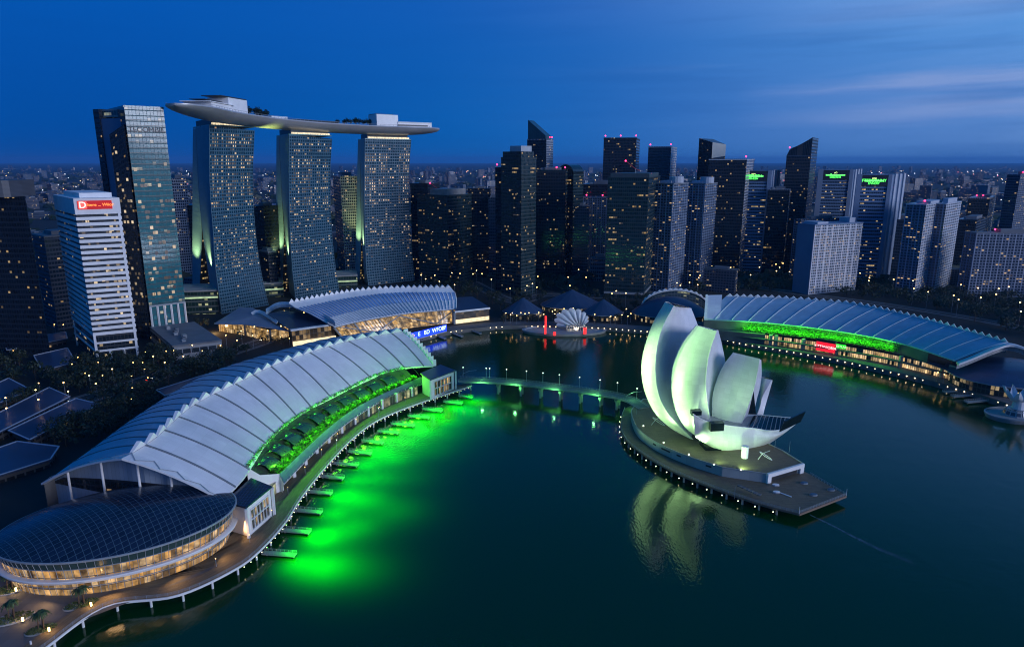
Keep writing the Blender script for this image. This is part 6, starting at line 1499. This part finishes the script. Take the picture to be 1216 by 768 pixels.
for k in range(230):
    a = r.uniform(0, 6.28); d = V((cos(a), sin(a), r.uniform(.3, 1.6))).normalized(); L = r.uniform(1.2, 3.0); p = o+d*L; t = d; b = t.cross(V((0, 0, 1))).normalized(); m.face([p-b*.22-t*.5, p+b*.22-t*.5, p+t*.7])
for k in range(7): a = k*.9; mm.tube([o, o+V((cos(a)*.8, sin(a)*.8, 1.6))], .07, 4)
m.build('fronds', GLEAF, sp_); mm.build('stem', BARK, sp_); k = 0
for i in range(1, NT_-1):
    for f, s in ((.76, 1.0), (.40, .62)):
        if f < .5 and i % 3: continue
        p = top[i].lerp(bot[i], f+r.uniform(-.06, .06))+V((0, 0, -2.2 if f > .5 else -2.0))
        if k == 0: sp_.location = p
        else: copy_tree(sp_, p, r.uniform(0, 6), s*r.uniform(.8, 1.15))
        k += 1
for i in range(1, NT_, 2):
    p = top[i].lerp(bot[i], .98)+V((0, 0, 2.6)); lamp('POINT', p, 1500*GARK, (.14, 1.0, .02), None, None, 1, 1.0)
    p = top[i]+V((0, 0, 1.2))+(bot[i]-top[i]).normalized()*1.8; lamp('POINT', p, 170*GARK, (.05, 1.0, .05), None, None, 1, .3)
# planted terrace of the curved mall
tp_ = [V((p.x, p.y, 13.0)) for p in low[8:35]]; tf_ = [V((p.x, p.y, 12.4)) for p in ft[8:35]]
for f, hgt, n, s_, w in ((.15, 6.0, 4200, 11, 'back'), (.55, 4.2, 3600, 12, 'middle'), (.9, 2.4, 2600, 13, 'front')):
    hedge([a.lerp(b, f) for a, b in zip(tp_, tf_)], 3.2, hgt, n, s_, GLEAF, {'back': 'tall green lit hedge at the back of the mall terrace', 'middle': 'middle row of green lit planting on the mall terrace', 'front': 'low green lit planting along the front of the mall terrace'}[w], 'planting on the mall terrace', 'terrace_hedge', 2.0)
for i in range(0, 27):
    p = tp_[i].lerp(tf_[i], .95)+V((-1.2, -2.5, 4.2)); lamp('POINT', p, 1700*GARK*(1.8 if i in (10, 19) else 1), (.12, 1.0, .04), None, None, 1, 2.2).visible_glossy = False
# ================================================================== lamps
rr = random.Random(9)
def inpoly(px_poly, n, seed, sp=8):
    poly = [gz(x, y, GZ) for x, y in px_poly]; r = random.Random(seed); xs = [p.x for p in poly]; ys = [p.y for p in poly]; out = []; tries = 0
    while len(out) < n and tries < n*60:
        tries += 1; x, y = r.uniform(min(xs), max(xs)), r.uniform(min(ys), max(ys)); c = False; j = len(poly)-1
        for i in range(len(poly)):
            a, b = poly[i], poly[j]
            if (a.y > y) != (b.y > y) and x < (b.x-a.x)*(y-a.y)/(b.y-a.y)+a.x: c = not c
            j = i
        if c and not any(a < x < c_ and b < y < d for a, b, c_, d in FOOT) and all((x-q.x)**2+(y-q.y)**2 > sp*sp for q in out): out.append(V((x, y, GZ)))
    return out
def lamps(pts, h, r, mat, label, group, name='street_lamp'):
    first = None
    for p in pts:
        if first is None: first = lamp_post(p, h, 0, name, label, 'street lamp', group, mat, r*.72)
        else: copy_tree(first, p)
W2 = emis('amber lamp glass', (1.0, .55, .16), 7.0)
lamps(offset(ROAD1, 10)[2:40:2]+offset(ROAD1, -10)[3:40:2], 11, .62, WARM, 'amber street lamp on the road behind the white hall', 'street lamps on the road behind the white hall')
lamps(inpoly([(-20, 560), (60, 545), (180, 485), (280, 428), (200, 420), (-20, 440)], 15, 3), 9, .5, W2, 'amber lamp among the dark park trees', 'lamps in the park')
lamps(inpoly([(0, 440), (150, 420), (260, 396), (130, 396), (0, 398)], 9, 4), 10, .6, W2, 'amber lamp below the left hand office towers', 'lamps below the left hand towers')
lamps(inpoly([(840, 345), (960, 347), (1080, 363), (1216, 399), (1290, 420), (1290, 350), (1100, 330), (840, 318)], 46, 5, 14), 17, .85, WARM, 'amber lamp in the wooded belt behind the curved mall', 'lamps in the wooded belt')
lamps(inpoly([(490, 345), (590, 365), (760, 372), (840, 352), (830, 322), (500, 328)], 42, 6, 9), 15, .8, WARM, 'amber lamp among the trees below the central towers', 'lamps below the central towers')
lamps(inpoly([(600, 386), (760, 388), (830, 380), (760, 374), (600, 376)], 26, 7, 5), 8, .6, WARM, 'amber lamp beside the cone roofed pavilions', 'lamps by the cone pavilions')
lamps(inpoly([(262, 398), (345, 412), (350, 404), (300, 392), (256, 390)], 14, 8, 4), 6, .5, WARM, 'amber lamp before the golden lit folded building', 'lamps before the folded roof building')
lamps(inpoly([(1110, 452), (1216, 482), (1216, 462), (1140, 442)], 12, 12, 4), 6, .5, WARM, 'amber lamp among trees at the right end of the mall', 'lamps at the right end of the mall')
lamps([inn2[i]+V((0, 0, 0)) for i in range(20, 88, 6)], 3.2, .26, W2, 'small amber lamp on the promenade behind the boardwalk', 'small lamps on the promenade', 'promenade_lamp')
# promenade bulbs
def bulbs(pts, label, group, r=.42, mat=BULB, dz=0):
    first = None
    for p in pts:
        p = V((p.x, p.y, p.z+dz))
        if first is None:
            first = thing('edge_light', p, label, 'edge light', group); MB().ball(p, r, 8, 5).build('bulb', mat, first); MB().box(p.x-.25, p.y-.25, p.z+r*.9, p.x+.25, p.y+.25, p.z+r+.25).build('bracket', STEEL, first)
        else: copy_tree(first, p)
FE = even([V((q.x, q.y, 2.4)) for q in PROM], 110)
bulbs([p+V((0, -.7, 0)) for p in FE[2:104]], 'small white light on the sea wall of the far promenade', 'lights along the far sea wall', .40)
MB_ = MB()
bulbs([EDGE[i]+V((0, 0, -1.3))+(edge_out[i]-EDGE[i]).normalized()*.6 for i in range(22, 89, 1)], 'small warm light under the edge of the near boardwalk', 'lights under the near boardwalk', .20, emis('boardwalk bulb', (1.0, .95, .55), 5.0))
lo2 = offset(low_curve, -.9)
if abs(proj(lo2[30])[1]-proj(low_curve[30])[1]) < 0 or proj(lo2[30])[1] < proj(low_curve[30])[1]: lo2 = offset(low_curve, .9)
bulbs([lo2[i]+V((0, 0, -1.6)) for i in range(4, 58, 3)], 'small pale light under the edge of the island deck', 'lights under the island deck', .24, emis('island bulb', (1.0, .95, .55), 6.0))
# sea wall piles along the far shore
sw = thing('sea_wall', V((FE[52].x, FE[52].y, 0)), 'dark buttressed sea wall along the far promenade', 'sea wall')
for p in FE[3:103]: MB().box(p.x-.8, p.y-.6, -1, p.x+.8, p.y+.2, 2.9).build('buttress', CONC_D, sw)
# ================================================================== cars on the road
BODY = [plain('car paint '+str(i), c, .3, .05, 1, .3) for i, c in enumerate(((.5, .5, .52), (.03, .03, .035), (.35, .03, .03)))]
HEAD = emis('head lamp', (1, .92, .75), 9); TAIL = emis('tail lamp', (1, .04, .02), 9)
def car(p, d, mat, label):
    t = thing('car', p, label, 'car', 'cars on the road'); d = V((d.x, d.y, 0)).normalized(); s = V((-d.y, d.x, 0)); e_ = V((0, 0, 1))
    ring = lambda f, w, pts: [p+d*x+s*f*w+e_*z for x, z in pts]
    lowp_ = [(-2.2, .35), (2.2, .35), (2.25, .75), (1.1, .95), (-2.2, .98)]; MB().loft([ring(-1, .88, lowp_), ring(1, .88, lowp_)]).build('body', mat, t)
    cab = [(-1.9, .98), (.95, .96), (.3, 1.45), (-1.3, 1.47)]; MB().loft([ring(-1, .74, cab), ring(1, .74, cab)]).build('cabin_glass', GLASSD, t)
    for x in (-1.35, 1.4):
        for f in (-1, 1):
            c = p+d*x+s*f*.82+e_*.33; MB().tube([c-s*.11, c+s*.11], .33, 10).build('wheel', DARK, t)
    for f in (-1, 1):
        c = p+d*2.26+s*f*.6+e_*.68; MB().ball(c, .16, 6, 4).build('headlight', HEAD, t); c = p-d*2.22+s*f*.6+e_*.8; MB().ball(c, .15, 6, 4).build('tail_light', TAIL, t)
for i, (j, sd, k, l) in enumerate(((8, 3, 0, 'silver car with lit lamps below the park sheds on the road'), (14, -3, 1, 'dark car on the road below the banded office'), (19, 3, 2, 'red car on the road between the banded office and the hall'), (23, -3, 0, 'silver car on the road below the glass tower podium'), (28, 3, 1, 'dark car on the road nearest the folded roof building'), (31, -3, 2, 'red car at the far bend of the road behind the white hall'))):
    p = offset(ROAD1, sd)[j]; d = (ROAD1[j+1]-ROAD1[j])*(1 if sd < 0 else -1); car(p+V((0, 0, .02)), d, BODY[k], l)
# ================================================================== far city
FARM = [facade('far block '+str(i), (.02, .03, .05), c, 3.6, 3.0, .40, .25, .10, 1, .9, (1, .66, .3)) for i, c in enumerate(((.15, .19, .25), (.05, .08, .13), (.03, .05, .09), (.08, .09, .12)))]
def far_proto(w, d, h, mat, name):
    o = V((0, -500, -60)); t = thing(name, o, 'x', 'building', 'x'); m = MB(); p = [(o.x-w/2, o.y-d/2), (o.x+w/2, o.y-d/2), (o.x+w/2, o.y+d/2), (o.x-w/2, o.y+d/2)]
    m.prism(p, o.z, o.z+h, 0, 1); m.build('walls', [mat, ROOFT], t); MB().box(o.x-w*.2, o.y-d*.2, o.z+h+.01, o.x+w*.25, o.y+d*.2, o.z+h+3).build('roof_room', PLANT, t); return t
FP = [far_proto(w, d, h, FARM[i % 4], n) for i, (w, d, h, n) in enumerate(((26, 16, 22, 'low_block'), (60, 22, 14, 'low_block'), (20, 18, 48, 'far_tower'), (34, 16, 30, 'low_block'), (18, 16, 62, 'far_tower'), (80, 34, 11, 'low_block'), (24, 14, 38, 'far_tower'), (40, 30, 18, 'low_block')))]
r = random.Random(17); usedp = set(); cnt = 0
while cnt < 260:
    Y = 700*(2.6/.7)**(r.random()**.9)*r.uniform(.95, 1.5); px = r.uniform(-20, 1236); x = (px-608)/FPX*Y
    if not clear(x, Y) or Y < 720: continue
    i = r.choices(range(8), (3, 3, 1.3, 3, .8, 2, 1.4, 3))[0]; loc = V((x, Y, GZ)); lab = {'far_tower': 'small distant tower block in the blue haze beyond the skyline', 'low_block': 'low distant block in the hazy city beyond the skyline'}[FP[i].name.split('.')[0]]; g = {'far_tower': 'distant tower blocks', 'low_block': 'distant low blocks'}[FP[i].name.split('.')[0]]
    if i not in usedp: usedp.add(i); o = FP[i]; o.location = loc; o['label'] = lab; o['group'] = g; o.rotation_euler = (0, 0, r.uniform(-.7, .7))
    else: copy_tree(FP[i], loc, r.uniform(-.7, .7), (r.uniform(.7, 1.4), r.uniform(.7, 1.3), r.uniform(.6, 1.35)), lab, g)
    cnt += 1
m = MB(); r = random.Random(18)
for k in range(1700):
    Y = 2300*(14000/2300)**(r.random()**1.15); x = (r.uniform(-40, 1256)-608)/FPX*Y; w, d, h = r.uniform(14, 60), r.uniform(12, 40), r.choice((8, 10, 12, 16, 24, 40, 60))*r.uniform(.7, 1.2); a = r.uniform(-.8, .8); u = V((cos(a)*w, sin(a)*w, 0)); v = V((-sin(a)*d, cos(a)*d, 0)); mi = r.randrange(4)
    o = V((x, Y, GZ)); m.obox(o, u, v, (0, 0, h), mi)
tag(m.build('distant_city', FARM), 'endless low city fading into blue haze up to the horizon', 'city', None, 'stuff')
m = MB(); r = random.Random(19); LM = [emis('far white light', (.9, .95, 1.0), 3), emis('far amber light', (1, .62, .25), 3), emis('far pink light', (1, .25, .3), 2.5)]
for k in range(1000):
    Y = 900*(10000/900)**(r.random()**.95); x = (r.uniform(-30, 1246)-608)/FPX*Y; s = Y/FPX*r.uniform(.25, .62)
    if not clear(x, Y): continue
    z = GZ+r.uniform(4, 22); m.ball((x, Y, z), s, 5, 3, r.choices((0, 1, 2), (5, 5, 2))[0], .7)
tag(m.build('distant_lights', LM), 'countless points of light in the distant city', 'lights', None, 'stuff')
m = MB(); r = random.Random(20)
for k in range(1500):
    Y = 800*(9000/800)**r.random(); x = (r.uniform(-40, 1256)-608)/FPX*Y
    if not clear(x, Y): continue
    n_ = 4
    for q in range(5):
        s = r.uniform(6, 13)*(1+Y/4000); p = V((x+r.uniform(-18, 18), Y+r.uniform(-18, 18), GZ+r.uniform(2, 7))); t = V((r.uniform(-1, 1), r.uniform(-.5, .5), r.uniform(-.4, .7))).normalized(); b = t.orthogonal().normalized(); m.face([p-t*s, p+b*s*.6, p+t*s, p-b*s*.6])
tag(m.build('distant_woods', LEAF), 'dark belts of trees in the distant city', 'woods', None, 'stuff')
# ================================================================== evening haze
if HAZE > 0:
    t = bpy.data.materials.new('evening haze'); t.use_nodes = True; N = t.node_tree.nodes; N.clear(); o = N.new('ShaderNodeOutputMaterial'); v = N.new('ShaderNodeVolumePrincipled'); v.inputs['Density'].default_value = HAZE; v.inputs['Color'].default_value = (.14, .48, 1.0, 1); v.inputs['Anisotropy'].default_value = .1
    t.node_tree.links.new(v.outputs[0], o.inputs['Volume']); t.cycles.homogeneous_volume = True
    hz = MB().box(-46000, -46000, -4.5, 46000, 46000, 330).build('haze', t); tag(hz, 'thin blue evening haze over the bay and the city', 'haze', None, 'stuff')
bpy.context.view_layer.update()
